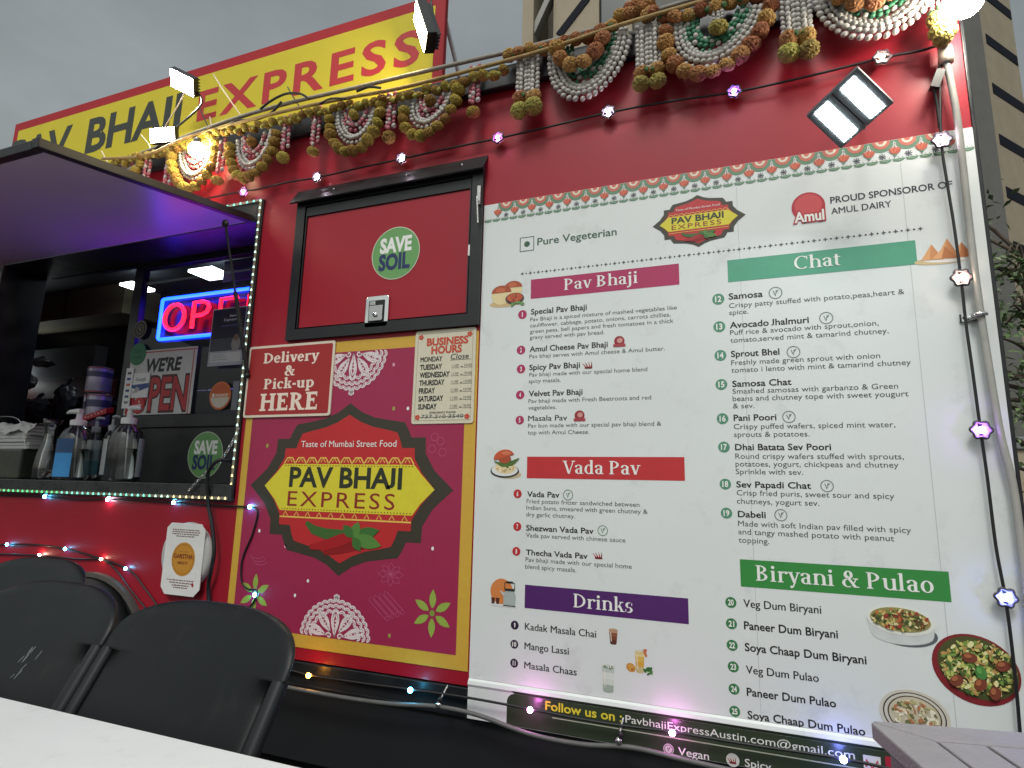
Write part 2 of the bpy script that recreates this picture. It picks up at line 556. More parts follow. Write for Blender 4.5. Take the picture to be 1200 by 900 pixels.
# ------------------------------------------------------------------ the food truck
TX0, TX1, TZ0, TZ1, TD = -7.2, 0.772, 0.452, 3.03, 2.3
WX0, WX1, WZ0, WZ1 = -4.40, -2.246, 1.118, 2.648
truck = thing('food_truck', 'dark red food truck with black trim, an open service hatch and a small storage door', 'food truck', (-2.1, 1.1, 0))
def tp(name, g, parent=None, bevel=0.0):
    return g.build(name, parent or truck, bevel)
g = G()
for a, b in (((TX0, WX0), (TZ0, TZ1)), ((WX1, TX1), (TZ0, TZ1)), ((WX0, WX1), (WZ1, TZ1)), ((WX0, WX1), (TZ0, WZ0))):
    g.box((a[0], 0, b[0]), (a[1], 0.05, b[1]), M['red'])
tp('side_panel', g)
g = G()
g.box((TX0, 0.05, TZ1-0.04), (TX1, TD, TZ1), M['blackm'])
tp('roof', g)
g = G()
g.box((TX1-0.03, 0.05, TZ0), (TX1, TD, TZ1-0.04), M['blackm'])
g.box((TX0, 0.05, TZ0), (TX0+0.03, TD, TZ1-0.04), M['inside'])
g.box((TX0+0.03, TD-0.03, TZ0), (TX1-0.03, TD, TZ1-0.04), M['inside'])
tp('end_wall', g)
g = G()
g.box((TX0-0.01, -0.035, TZ1-0.075), (TX1+0.008, -0.002, TZ1+0.03), M['black'])
tp('roof_trim', g, bevel=0.006)
g = G()
g.box((TX1+0.001, -0.006, TZ0-0.1), (TX1+0.012, 0.06, TZ1-0.08), M['black'])
tp('corner_trim', g, bevel=0.003)
g = G()       # chassis skirt below the body
g.box((TX0, 0.02, 0.05), (TX1, 0.06, TZ0-0.004), M['blackm'])
g.box((TX0, -0.004, TZ0-0.05), (-0.995, 0.018, TZ0-0.006), M['black'])
g.box((TX0, 0.004, TZ0-0.115), (-0.995, 0.018, TZ0-0.095), M['black'])
g.box((TX0, 0.35, 0.12), (TX1, TD, TZ0-0.03), M['blackm'])
tp('chassis_skirt', g, bevel=0.004)
# wheel arch and wheel
ac = P(92, 812, -0.003)
ax_, az_ = ac.x, 0.36
ro = P(92, 668, -0.003).z-az_
g = G()
pts_o = [(ax_+ro*1.18*math.cos(R(a)), az_+ro*math.sin(R(a))) for a in range(0, 181, 9)]
pts_i = [(ax_+(ro*1.18-0.022)*math.cos(R(a)), az_+(ro-0.022)*math.sin(R(a))) for a in range(180, -1, -9)]
g.prism(pts_o+pts_i, -0.03, -0.002, mat('arch_lip', (0.085, 0.075, 0.068), 0.6, var=0.2, vscale=12))
pts2 = [(ax_+(ro*1.18-0.023)*math.cos(R(a)), az_+(ro-0.023)*math.sin(R(a))) for a in range(0, 181, 9)]
g.poly(pts2, -0.004, M['blackm'])
tp('wheel_arch', g)
g = G()
g.lathe((ax_, -0.10, az_-0.01), [(0.15, 0), (0.2, -0.03), (0.30, -0.03), (0.345, 0.0), (0.345, 0.09), (0.15, 0.09)], M['rubber'], 40, axis=V((0, 1, 0)))
wh = tp('wheel', g)
g = G()
g.lathe((ax_, -0.09, az_-0.01), [(0.0, 0.0), (0.06, 0.0), (0.07, 0.03), (0.14, 0.02), (0.19, -0.02), (0.20, -0.01)], M['blackm'], 40, axis=V((0, 1, 0)))
g.build('rim', wh)

# service window: frame, inner lining, counter
g = G()
YR = 0.25
g.box((WX1-0.036, -0.012, WZ0), (WX1, YR, WZ1), M['black'])
g.box((WX0, -0.012, WZ0), (WX0+0.036, YR, WZ1), M['black'])
g.box((WX0+0.036, -0.012, 2.53), (WX1-0.036, YR, WZ1), M['black'])
tp('window_frame', g, bevel=0.003)
SHZ = P(82, 563, 0.05).z
g = G()
g.box((WX0, -0.03, WZ0-0.012), (WX1, 0.42, SHZ), mat('counter_top', (0.035, 0.036, 0.038), 0.3, var=0.3, vscale=12, rvar=0.1))
tp('service_counter', g, bevel=0.004)
# fixed lower panel and sliding glass sash
gx0 = P(147, 420, YR).x
gl = P(157, 420, YR).x
gz = P(205, 487, YR).z
g = G()
g.box((gx0, YR-0.012, SHZ), (WX1-0.036, YR+0.02, gz), M['black'])
g.box((gx0, YR-0.03, gz-0.07), (WX1-0.036, YR-0.012, gz), M['black'])
g.box((gx0, YR-0.012, gz), (gl, YR+0.03, 2.53), M['black'])
ztop = P(200, 312, YR).z
g.box((gl, YR-0.012, ztop), (WX1-0.036, YR+0.03, 2.53+0.08), M['black'])
g.box((WX1-0.075, YR-0.012, gz), (WX1-0.036, YR+0.03, ztop), M['black'])
sash = tp('window_sash', g, bevel=0.003)
g = G()
g.quad((gl, YR, gz), (WX1-0.075, YR, gz), (WX1-0.075, YR, ztop), (gl, YR, ztop), M['glass'])
g.build('pane', sash)
# left part of the opening: dark upper blind / header inside
g = G()
g.box((WX0, 0.3, P(60, 328, 0.3).z), (gx0, 0.33, 2.75), M['inside'])
g.box((P(16, 400, 0.3).x, 0.3, SHZ), (P(30, 400, 0.3).x, 0.33, P(60, 328, 0.3).z), M['inside'])
tp('inner_frame', g)
# kitchen inside
g = G()
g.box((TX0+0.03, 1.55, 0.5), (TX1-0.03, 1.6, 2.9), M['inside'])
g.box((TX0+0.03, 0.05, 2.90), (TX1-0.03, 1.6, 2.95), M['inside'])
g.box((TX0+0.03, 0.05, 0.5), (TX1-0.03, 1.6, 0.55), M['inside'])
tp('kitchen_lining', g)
c0, c1 = P(60, 340, 1.2), P(143, 366, 1.2)
ctop = P(143, 331, 1.2).z
g = G()
g.box((c0.x-0.6, 1.2, c1.z), (c1.x, 1.54, ctop+0.05), M['tan'])
g.box((c0.x+0.25, 1.19, c1.z), (c0.x+0.262, 1.2, ctop+0.05), M['blackm'])
tp('wall_cupboard', g, bevel=0.004)
g = G()
zz = P(60, 470, 0.9).z
g.box((-6.5 if False else TX0+0.05, 0.9, zz-0.04), (P(120, 470, 0.9).x, 1.5, zz), M['inside'])
g.box((TX0+0.05, 1.42, zz+0.30), (P(110, 420, 1.42).x, 1.54, zz+0.62), mat('kitchen_tile', (0.10, 0.105, 0.11), 0.35, var=0.2, vscale=5))
g.box((TX0+0.05, 1.38, zz+0.12), (P(118, 440, 1.38).x, 1.54, zz+0.30), mat('dark_red_shelf', (0.10, 0.02, 0.02), 0.5, var=0.2, vscale=9))
tp('back_shelf', g)
for px, py, yy, wd in ((247, 322, 1.0, 0.12), (161, 338, 1.0, 0.07), (12, 447, 1.3, 0.09)):  # made-up glowing panels standing in for lamp reflections on the glass
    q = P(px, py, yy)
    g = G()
    g.box((q.x-wd, yy-0.10, q.z), (q.x+wd, yy+0.10, q.z+0.02), mat('glint_panel_glow', (0.8, 0.8, 0.8), emit=(0.9, 1, 1), es=7.0))
    tp('glint_panel', g)

# the open hatch
HZ, HY = 2.515, -1.055
hc = PX(45, 172, -2.275)
g = G()
hx0, hx1 = WX0-0.03, -2.275
A0 = V((0, -0.02, HZ)); B0 = V((0, hc.y, hc.z))
up = V((0, -(B0.z-A0.z), B0.y-A0.y)).normalized()
if up.z < 0: up = -up
th = 0.012
vs = []
for x in (hx0+0.04, hx1-0.03):
    for q in (A0+(B0-A0)*0.02, A0+(B0-A0)*0.97):
        vs += [V((x, q.y, q.z))+up*0.006, V((x, q.y, q.z))+up*(0.006+th)]
g.add(vs, [(0, 2, 6, 4), (1, 5, 7, 3), (0, 1, 3, 2), (4, 6, 7, 5), (0, 4, 5, 1), (2, 3, 7, 6)], M['panel'])
hatch = tp('service_hatch', g)
g = G()
def bar(a, b, w_, h_, m, g=g, upv=up):
    a, b = V(a), V(b)
    d = (b-a); l_ = d.length; d.normalize()
    s_ = d.cross(upv).normalized()
    g.obox((a+b)/2+upv*h_/2, d*(l_/2), s_*(w_/2), upv*(h_/2), m)
bar((hx1-0.018, A0.y, A0.z), (hx1-0.018, B0.y, B0.z), 0.036, 0.036, M['black'])
bar((hx0+0.018, A0.y, A0.z), (hx0+0.018, B0.y, B0.z), 0.036, 0.036, M['black'])
bar((hx0+0.036, B0.y+0.018, B0.z), (hx1-0.036, B0.y+0.018, B0.z), 0.036, 0.034, M['black'])
g.build('hatch_frame', hatch, 0.003)
g = G()
s0 = PX(264, 262, -2.29); s1 = P(290, 440, -0.02)
g.tube([s0, s0+(s1-s0)*0.45], 0.006, M['black'], 8)
g.tube([s0+(s1-s0)*0.45, s1], 0.010, M['black'], 8)
g.ell(s0, 0.016, 0.016, 0.02, M['black'])
g.ell(s1, 0.014, 0.014, 0.014, M['black'])
g.build('gas_strut', hatch)

# storage door
dx0, dx1 = (-0.919-0.911)/2*2.2, -0.996
dz0, dz1 = 1.2+0.3055*2.2, 2.655
g = G()
fw = 0.052
for a, b in (((dx0, dx0+fw), (dz0, dz1-0.05)), ((dx1-fw, dx1), (dz0, dz1-0.05)), ((dx0+fw, dx1-fw), (dz0, dz0+fw)), ((dx0+fw, dx1-fw), (dz1-0.10, dz1-0.05))):
    g.box((a[0], -0.022, b[0]), (a[1], -0.001, b[1]), M['black'])
e0 = [W(361, 257), W(552.5, 221), W(548, 368), W(352.5, 385)]
px0, px1 = (e0[0][0]+e0[3][0])/2, (e0[1][0]+e0[2][0])/2
pz0, pz1 = (e0[2][1]+e0[3][1])/2, (e0[0][1]+e0[1][1])/2
for a, b in (((dx0+fw+0.006, px0), (dz0+fw+0.006, dz1-0.106)), ((px1, dx1-fw-0.006), (dz0+fw+0.006, dz1-0.106)), ((px0, px1), (dz0+fw+0.006, pz0)), ((px0, px1), (pz1, dz1-0.106))):
    g.box((a[0], -0.017, b[0]), (a[1], -0.001, b[1]), M['black'])
door_fr = tp('door_frame', g, bevel=0.003)
g = G()
g.box((px0+0.001, -0.010, pz0+0.001), (px1-0.001, -0.0012, pz1-0.001), M['red'])
door = tp('storage_door', g, bevel=0.002)
g = G()
zt, zb = W(351.5, 228)[1], W(344, 245, -0.05)[1]
g.add([(dx0-0.02, -0.002, dz1+0.0), (dx1+0.012, -0.002, dz1+0.0), (dx1+0.012, -0.055, dz1-0.085), (dx0-0.02, -0.055, dz1-0.085),
       (dx0-0.02, -0.002, dz1-0.012), (dx1+0.012, -0.002, dz1-0.012), (dx1+0.012, -0.049, dz1-0.090), (dx0-0.02, -0.049, dz1-0.090)],
      [(0, 3, 2, 1), (4, 5, 6, 7), (3, 7, 6, 2), (0, 4, 7, 3), (1, 2, 6, 5)], M['black'])
for f in (0.22, 0.62, 0.9):
    q = V((dx0+(dx1-dx0)*f, -0.03, dz1-0.04))
    g.ell(q, 0.006, 0.005, 0.006, M['steel'], 8, 4)
g.build('drip_rail', door_fr)
# paddle latch
a, b = W(431.5, 350), W(456.5, 386)
lx0, lx1, lz0, lz1 = a[0]+0.004, b[0], b[1]+0.01, a[1]
g = G()
def rrect(x0, z0, x1, z1, r, n=5):
    pts = []
    for cx, cz, a0 in ((x1-r, z1-r, 0), (x0+r, z1-r, 90), (x0+r, z0+r, 180), (x1-r, z0+r, 270)):
        for i in range(n+1):
            t = R(a0+90*i/n)
            pts.append((cx+r*math.cos(t), cz+r*math.sin(t)))
    return pts
g.prism(rrect(lx0, lz0, lx1, lz1, 0.012), -0.022, -0.0101, M['chrome'])
latch = g.build('latch', door, 0.002)
g = G()
cx, cz = (lx0+lx1)/2, (lz0+lz1)/2
hw, hh = (lx1-lx0)/2, (lz1-lz0)/2
g.poly(rrect(cx-hw*0.7, cz-hh*0.72, cx+hw*0.7, cz+hh*0.72, 0.005), -0.0226, M['blackm'])
g.prism(rrect(cx-hw*0.58, cz-hh*0.62, cx+hw*0.58, cz+hh*0.36, 0.004), -0.030, -0.0228, M['steel'])
g.box((cx-hw*0.58, -0.027, cz+hh*0.40), (cx-hw*0.1, -0.0228, cz+hh*0.66), M['steel'])
g.build('paddle', latch, 0.001)
g = G()
g.lathe((cx, -0.030, cz-hh*0.25), [(0, -0.006), (0.011, -0.006), (0.012, 0.0)], M['chrome'], 16, axis=V((0, 1, 0)))
g.box((cx-0.001, -0.0370, cz-hh*0.25-0.006), (cx+0.001, -0.0362, cz-hh*0.25+0.006), M['blackm'])
g.build('lock', latch)
g = G()
a = W(563, 222); b = W(567, 243)
g.box((a[0], -0.034, b[1]), (a[0]+0.016, -0.0225, a[1]), M['steel'])
g.tube([(a[0]+0.008, -0.034, b[1]+0.01), (a[0]+0.008, -0.05, b[1]+0.03), (a[0]+0.012, -0.04, b[1]-0.09)], 0.004, M['steel'], 6)
a = W(551, 289); b = W(556, 301)
g.box((a[0], -0.021, b[1]), (a[0]+0.022, -0.0175, a[1]), M['white'])
g.build('door_catch', door_fr, 0.001)
# folded lip under the menu (white bent sheet with its dark green band)
lipw = M['vinyl']
green = mat('green_band', (0.035, 0.050, 0.028), 0.35, var=0.12, vscale=6, dirt=(0.10, 0.11, 0.09), dscale=5, damt=0.4)

# ------------------------------------------------------------------ printed things
def XZ(px, z, y=0.0):
    """x on the plane y at height z that lies under picture column px"""
    a = (px-600)/FPX
    dy, dz = y-CAM_LOC.y, z-CAM_LOC.z
    q = a*CF-CR
    return -(q.y*dy+q.z*dz)/q.x + CAM_LOC.x
def HZ_(px, py, n, y=0.0):
    return P(px, py-n, y).z-P(px, py, y).z
BLK = ink(22, 25, 27)
GREY = ink(70, 76, 78)
WHT = ink(235, 235, 230)
DKG = ink(52, 92, 66)
CRIM = ink(172, 42, 92)
REDP = ink(190, 45, 50)
PURP = ink(78, 32, 100)
TEAL = ink(82, 158, 128)
GRN = ink(52, 136, 62)
SER = Serif()
SLAB = Serif(T=1.5, t=0.75, sf=0.55, slab=0.75)

def line_of(g, body, px, py, pxr, cap_px, y, m, bold=0.0, spacing=1.0, plane=0.0, shear=0.0):
    """one line of letters whose left end of the baseline is at picture point (px, py)"""
    p = P(px, py, plane)
    g.text(body, p.x, p.z, XZ(pxr, p.z, plane), HZ_(px, py, cap_px, plane), y, m, bold, spacing, shear)

def logo(g, cx, cz, hw, hh, y, small=False):
    """the dark outlined badge with its yellow band and two-line name"""
    q = [(0, 1), (.12, .89), (.25, .82), (.40, .785), (.54, .755), (.575, .68), (.61, .58), (.74, .58), (.745, .40), (.83, .21), (1, 0)]
    i_ = [(0, .86), (.12, .77), (.24, .71), (.37, .675), (.475, .64), (.505, .56), (.53, .46), (.645, .46), (.65, .34), (.72, .18), (.84, 0)]
    def ring(p):
        t = p+[(a, -b) for a, b in p[-2:0:-1]]
        t = t+[(-a, -b) for a, b in p]
        t = t+[(-a, b) for a, b in p[-2:0:-1]]
        return [(cx+a*hw, cz+b*hh) for a, b in t]
    g.poly(ring(q), y, ink(58, 54, 42))
    g.poly(ring(i_), y-0.0005, ink(188, 40, 44))
    yb = [(.65, .27), (.72, .16), (.84, 0), (.72, -.16), (.65, -.29)]
    g.poly([(cx+a*hw, cz+b*hh) for a, b in yb]+[(cx-a*hw, cz+b*hh) for a, b in yb[::-1]], y-0.001, ink(218, 205, 52))
    zig = ink(232, 190, 90)
    for zz, s in ((.31, 1), (-.33, -1)):
        n = 11
        for k in range(n):
            x0 = cx+(-.645+1.29*k/n)*hw
            wd = 1.29/n*hw
            g.line([(x0, cz+(zz-.035)*hh), (x0+wd*.28, cz+(zz+.035*s)*hh), (x0+wd*.72, cz+(zz+.035*s)*hh), (x0+wd, cz+(zz-.035)*hh)], .008*hw*1.6, y-0.0012, zig)
            if not small:
                g.line([(x0+wd*.3, cz+(zz-.02)*hh), (x0+wd*.5, cz+(zz+.03)*hh), (x0+wd*.7, cz+(zz-.02)*hh)], .008*hw, y-0.0013, zig)
                for u in (.15, .4, .65, .9):
                    g.disc(x0+wd*u, cz+(zz-.06*s if s > 0 else zz+.06)*hh, .006*hw, .006*hw, y-0.0013, ink(120, 60, 30), 6)
    dk = ink(44, 48, 34)
    g.text('PAV BHAJI', cx-.575*hw, cz+.0*hh, cx+.545*hw, .225*hh, y-0.0016, dk, 0.028)
    g.text('EXPRESS', cx-.575*hw, cz-.235*hh, cx+.49*hw, .175*hh, y-0.0016, ink(140, 36, 32), 0.0, 1.2)
    g.text('Taste of Mumbai Street Food', cx-.48*hw, cz+.475*hh, cx+.475*hw, .075*hh, y-0.0016, WHT, 0.0)
    # chillies and a leaf
    def pepper(pts, wd, m, q=[0]):
        k = len(pts); q[0] = (q[0]+1) % 3
        g.line([(cx+a*hw, cz+b*hh) for a, b in pts], [wd*hw*math.sin(math.pi*(0.12+0.8*i/(k-1)))+0.002*hw for i in range(k)], y-0.0018-0.0003*q[0], m)
    pepper([(-.36, -.42), (-.28, -.50), (-.15, -.54), (0, -.53), (.12, -.50)], .085, ink(62, 100, 44))
    pepper([(-.30, -.70), (-.15, -.67), (0, -.60), (.10, -.55), (.20, -.50)], .095, ink(165, 24, 30))
    pepper([(-.16, -.76), (-.02, -.70), (.12, -.66), (.24, -.66)], .085, ink(140, 20, 26))
    for ki, (a0, l_, wd) in enumerate(((20, .26, .10), (75, .17, .09), (-15, .28, .11), (130, .16, .08), (-60, .16, .08))):
        bx, bz = .12, -.56
        ca, sa = math.cos(R(a0)), math.sin(R(a0))
        pts = []
        for i in range(9):
            t = i/8
            pts.append((cx+(bx+l_*t*ca)*hw, cz+bz*hh+l_*t*sa*hw*.75))
        g.line(pts, [wd*hw*math.sin(math.pi*(0.05+0.95*i/8))+.001*hw for i in range(9)], y-0.0032-0.0002*ki, ink(84, 132, 58) if a0 % 2 else ink(60, 108, 48))

# ---------------- the menu
MX0, MX1, MZ0, MZ1 = -0.993, 0.7725, 0.484, 2.415
menu = thing('menu_board', 'large white printed menu sheet covering the right half of the truck side', 'menu', (-0.1, 0, MZ0))
Y0 = -0.004
YA, YB, YC, YD = -0.0046, -0.0052, -0.0058, -0.0064
g = G()
g.box((MX0, Y0, MZ0), (MX1, -0.0005, MZ1), M['vinyl'])
g.build('sheet', menu)
g = G()
for px, py, wd in ((1065, 300, 0.0022), (871, 400, 0.0016)):  # a real seam, then the light on a crease put in as grey colour
    x = W(px, py)[0]
    g.rect(x, MZ0+0.02, x+wd, MZ1-0.09, YA+0.0003, ink(188, 191, 189))
g.build('seam_and_crease_tone', menu)
# folded lip with the green contact band
bz = W(592, 848)[1]
bx0 = W(595, 830)[0]
g = G()
prof = [(Y0, MZ0-0.001), (-0.012, MZ0-0.008), (-0.015, MZ0-0.020), (-0.010, MZ0-0.030), (-0.010, bz)]
for i in range(4):
    a, b = prof[i], prof[i+1]
    g.quad((MX0, b[0], b[1]), (MX1+0.004, b[0], b[1]), (MX1+0.004, a[0], a[1]), (MX0, a[0], a[1]), M['vinyl'])
g.add([(MX0, p[0], p[1]) for p in prof]+[(MX0, 0.0, bz), (MX0, 0.0, MZ0-0.001)], [(0, 1, 2, 3, 4, 5, 6)], M['vinyl'])
g.quad((MX0, -0.010, bz), (MX1, -0.010, bz), (MX1, 0.015, bz), (MX0, 0.015, bz), M['vinyl'])
lip = g.build('bottom_lip', menu)
g = G()
r_ = 0.03
g.poly([(bx0, bz+0.001)]+[(bx0+r_-r_*math.cos(R(a)), MZ0-0.031-r_+r_*math.sin(R(a))) for a in range(0, 91, 15)]+[(MX1, MZ0-0.031), (MX1, bz+0.001)], -0.0105, green)
g.add([(bx0+r_, -0.0105, MZ0-0.0305), (MX1, -0.0105, MZ0-0.0305), (MX1, -0.0155, MZ0-0.0205), (bx0+r_*0.6, -0.0155, MZ0-0.0205)], [(0, 1, 2, 3)], green)
band = g.build('contact_band', menu)
PL = -0.011
g = G()
line_of(g, 'Follow us on :', 639, 831.5, 729, 10, -0.0112, ink(226, 208, 60), 0.02, plane=PL)
line_of(g, 'PavbhajiExpressAustin.com@gmail.com', 733, 846.5, 1002, 8.5, -0.0112, WHT, 0.0, plane=PL)
a, b = P(647, 841, PL), P(880, 883, PL)
g.line([(a.x, a.z), (MX1, a.z)], 0.0035, -0.0112, ink(176, 182, 160))
g.build('contact_lettering', band)
def veg_icon(g, px, py, rpx, y, m, plane=0.0):
    p = P(px, py, plane)
    r = HZ_(px, py, rpx, plane)
    x, z = p.x, p.z
    g.arc(x, z, r, r, 0, 360, r*0.16, y, m, 26)
    g.line([(x-r*.35, z+r*.4), (x-r*.02, z-r*.5), (x+r*.12, z+r*.1)], r*.15, y, m)
    g.line([(x+r*.05, z-r*.05), (x+r*.18, z+r*.32), (x+r*.5, z+r*.5)], [r*.08, r*.34, r*.05], y-0.0001, m)
def spicy_icon(g, px, py, hpx, y, plane=0.0):
    p = P(px, py, plane)
    h = HZ_(px, py, hpx, plane)
    m1, m2 = ink(120, 24, 30), ink(178, 52, 48)
    for k, (dx, a) in enumerate(((-.7, 112), (-.25, 98), (.25, 84), (.65, 68))):
        x = p.x+dx*h; z = p.z-h*.75
        n = 7
        pts = [(x+h*1.6*(i/n)*math.cos(R(a+18*i/n)), z+h*1.6*(i/n)*math.sin(R(a+18*i/n))) for i in range(n+1)]
        g.line(pts, [h*.42*(1-.8*i/n) for i in range(n+1)], y-0.0001*k, m1 if k % 2 else m2)
    g.line([(p.x-h, p.z-h*.7), (p.x+h, p.z-h*.7)], h*.5, y-0.0006, m1)
g = G()
q = P(783.5, 878, PL); r = HZ_(783.5, 878, 6.5, PL)
g.disc(q.x, q.z, r, r, -0.0112, ink(196, 200, 190))
veg_icon(g, 783.5, 878, 5, -0.0116, ink(60, 84, 60), PL)
line_of(g, 'Vegan', 794.7, 884.5, 831, 9, -0.0112, WHT, 0.004, plane=PL)
q = P(858.7, 890.7, PL); r = HZ_(858.7, 890.7, 8, PL)
g.disc(q.x, q.z, r, r, -0.0112, ink(210, 212, 205))
spicy_icon(g, 858.7, 891, 4, -0.0116, PL)
line_of(g, 'Spicy', 873, 898, 904, 9, -0.0112, WHT, 0.004, plane=PL)
a, b = P(1011, 881.6, PL), P(1033, 903, PL)
g.rect(a.x, b.z, b.x, a.z-0.006, -0.0112, ink(222, 222, 220))
wd = (b.x-a.x)
g.line([(a.x+wd*.15, b.z+.004), (a.x+wd*.15, a.z-.018), (a.x+wd*.5, a.z-.04), (a.x+wd*.85, a.z-.018), (a.x+wd*.85, b.z+.004)], wd*.14, -0.0116, ink(190, 60, 70))
a, b = P(1037, 886, PL), P(1054, 908, PL)
g.rect(a.x, b.z, b.x, a.z, -0.0112, ink(176, 40, 60))
g.build('diet_key', band)

# ornamental border along the top of the menu
per = 0.0777
xf = W(584.2, 240)[0]
bh = MZ1-W(569.5, 262)[1]
g = G()
gm, rm, cm, lm = ink(98, 136, 108), ink(206, 110, 92), ink(232, 216, 196), ink(214, 108, 78)
kmin = math.ceil((MX0-xf)/per-0.02); kmax = int((MX1-xf)/per)
for k in range(kmin-1, kmax+1):
    fx = xf+k*per
    ax = fx+per/2
    if MX0+per*.5 < ax < MX1-per*.5:
        for rr, mm, yy in ((.50, gm, YA), (.34, rm, YB), (.22, cm, YC), (.12, rm, YD)):
            g.disc(ax, MZ1-0.001, per*rr, bh*rr*1.0, yy, mm, 16, 180, 360)
        for j in range(8):
            a = R(45*j)
            g.line([(ax, MZ1-bh*.70), (ax+per*.14*math.cos(a), MZ1-bh*.70+per*.14*math.sin(a))], [per*.015, per*.05], YA-0.00004*j, ink(52, 58, 68))
    if MX0+per*.25 < fx < MX1-per*.25:
        for j, a in enumerate((-44, -22, 0, 22, 44)):
            ca, sa = math.sin(R(a)), math.cos(R(a))
            pts = [(fx+ca*per*.34*t-0*sa, MZ1-bh*.66+sa*bh*.36*t) for t in (0, .25, .5, .75, 1)]
            g.line(pts, [per*.03, per*.12, per*.16, per*.11, per*.01], YC-0.00005*j, lm if j % 2 else ink(190, 84, 62))
        g.disc(fx, MZ1-bh*.20, per*.05, per*.09, YD, WHT, 10)
        g.disc(fx, MZ1-bh*.20, per*.02, per*.05, YD-0.0003, BLK, 8)
        g.poly([(fx-per*.10, MZ1-bh*.66), (fx, MZ1-bh*.78), (fx+per*.10, MZ1-bh*.66)], YC, gm)
n = int((MX1-MX0)/(per/2))
sp = (MX1-MX0)/n
for k in range(n):
    sx_ = MX0+sp*(k+.5)
    g.disc(sx_, MZ1-bh*.86, sp*.48, bh*.15, YA, gm, 10, 180, 360)
    g.arc(sx_, MZ1-bh*.86, sp*.30, bh*.08, 180, 360, per*.025, YB, ink(150, 176, 150), 8)
    g.disc(MX0+sp*(k+.08)+.002, MZ1-bh*.97, per*.022, per*.022, YB, GREY, 6)
    for u in (.2, .5, .8):
        g.disc(MX0+sp*(k+u), MZ1-bh*.82, per*.02, per*.02, YB, BLK, 6)
g.build('ornament_border', menu)
# dotted rule under the header
g = G()
z_ = 1.2+2.2*0.400
x = -0.81
while x < 0.602:
    d = 0.0085
    g.poly([(x-d, z_), (x-d*.3, z_+d*.3), (x, z_+d), (x+d*.3, z_+d*.3), (x+d, z_), (x+d*.3, z_-d*.3), (x, z_-d), (x-d*.3, z_-d*.3)], YA, ink(88, 88, 92))
    if x+0.0176 < 0.602:
        g.disc(x+0.0176, z_, 0.0032, 0.0032, YA, BLK, 10)
    x += 0.0352
g.build('dotted_rule', menu)
# header
g = G()
line_of(g, 'Pure Vegeterian', 630, 288, 723, 8.2, YA, DKG, 0.012)
g.build('diet_lettering', menu)
g = G()
a, b = W(611, 279), W(625, 294)
cx, cz, hh = (a[0]+b[0])/2, (a[1]+b[1])/2, (a[1]-b[1])/2-0.002
g.line([(cx-hh, cz-hh), (cx+hh, cz-hh), (cx+hh, cz+hh), (cx-hh, cz+hh)], 0.0045, YA, DKG, True)
g.disc(cx, cz, hh*.42, hh*.42, YA, DKG)
g.build('vegetarian_mark', menu)
g = G()
tl, tr = W(765, 267), W(874, 252)
ap, bt = W(818, 229), W(819, 290)
logo(g, (tl[0]+tr[0])/2, (ap[1]+bt[1])/2, (tr[0]-tl[0])/2, (ap[1]-bt[1])/2, YA, True)
g.build('header_badge', menu)
g = G()
line_of(g, 'PROUD SPONSOROR OF', 973, 239, 1116, 7.2, YA, ink(36, 40, 52), 0.018)
line_of(g, 'AMUL DAIRY', 974, 251.8, 1044.7, 7.2, YA, ink(36, 40, 52), 0.018)
g.build('sponsor_lettering', menu)
g = G()
q = W(947, 243); r = HZ_(947, 243, 17)
g.disc(q[0], q[1], r*.98, r, YA, ink(178, 40, 54), 36)
g.disc(q[0], q[1]+r*.1, r*.80, r*.78, YB, ink(200, 72, 78), 36)
line_of(g, 'Amul', 929, 262.5, 968, 12.5, YC, ink(178, 40, 54), 0.09)
line_of(g, 'Amul', 931, 262, 966, 11.5, YD, WHT, 0.03)
g.build('sponsor_badge', menu)

def heading(body, tl, tr, bl, br, m, tx):
    x0 = (W(*tl)[0]+W(*bl)[0])/2; x1 = (W(*tr)[0]+W(*br)[0])/2
    z1 = (W(*tl)[1]+W(*tr)[1])/2; z0 = (W(*bl)[1]+W(*br)[1])/2
    g = G()
    g.rect(x0, z0, x1, z1, YA, m)
    h = g.build('section_heading', menu)
    g = G()
    pl, base, pr, cap = tx
    zb = P(pl, base).z
    SER.draw(g, body, XZ(pl, zb), zb, XZ(pr, zb), HZ_(pl, base, cap), YB, WHT)
    g.build('heading_lettering', h)
heading('Pav Bhaji', (622.5, 327.5), (796, 310), (622.5, 350.5), (796, 334), CRIM, (661, 340.5, 748, 13))
heading('Vada Pav', (618, 534), (802, 537), (618, 559.5), (803, 564.5), REDP, (660, 555, 750, 15))
heading('Drinks', (615.5, 684), (807, 702), (615.5, 711), (807, 732.5), PURP, (672, 711.2, 742, 16))
heading('Chat', (852, 304.8), (1072, 283), (853.5, 330), (1075, 311.5), TEAL, (930, 316.5, 986, 14.7))
heading('Biryani & Pulao', (867, 654), (1110, 671), (868, 684.7), (1116, 708), GRN, (885.6, 680, 1094, 18))

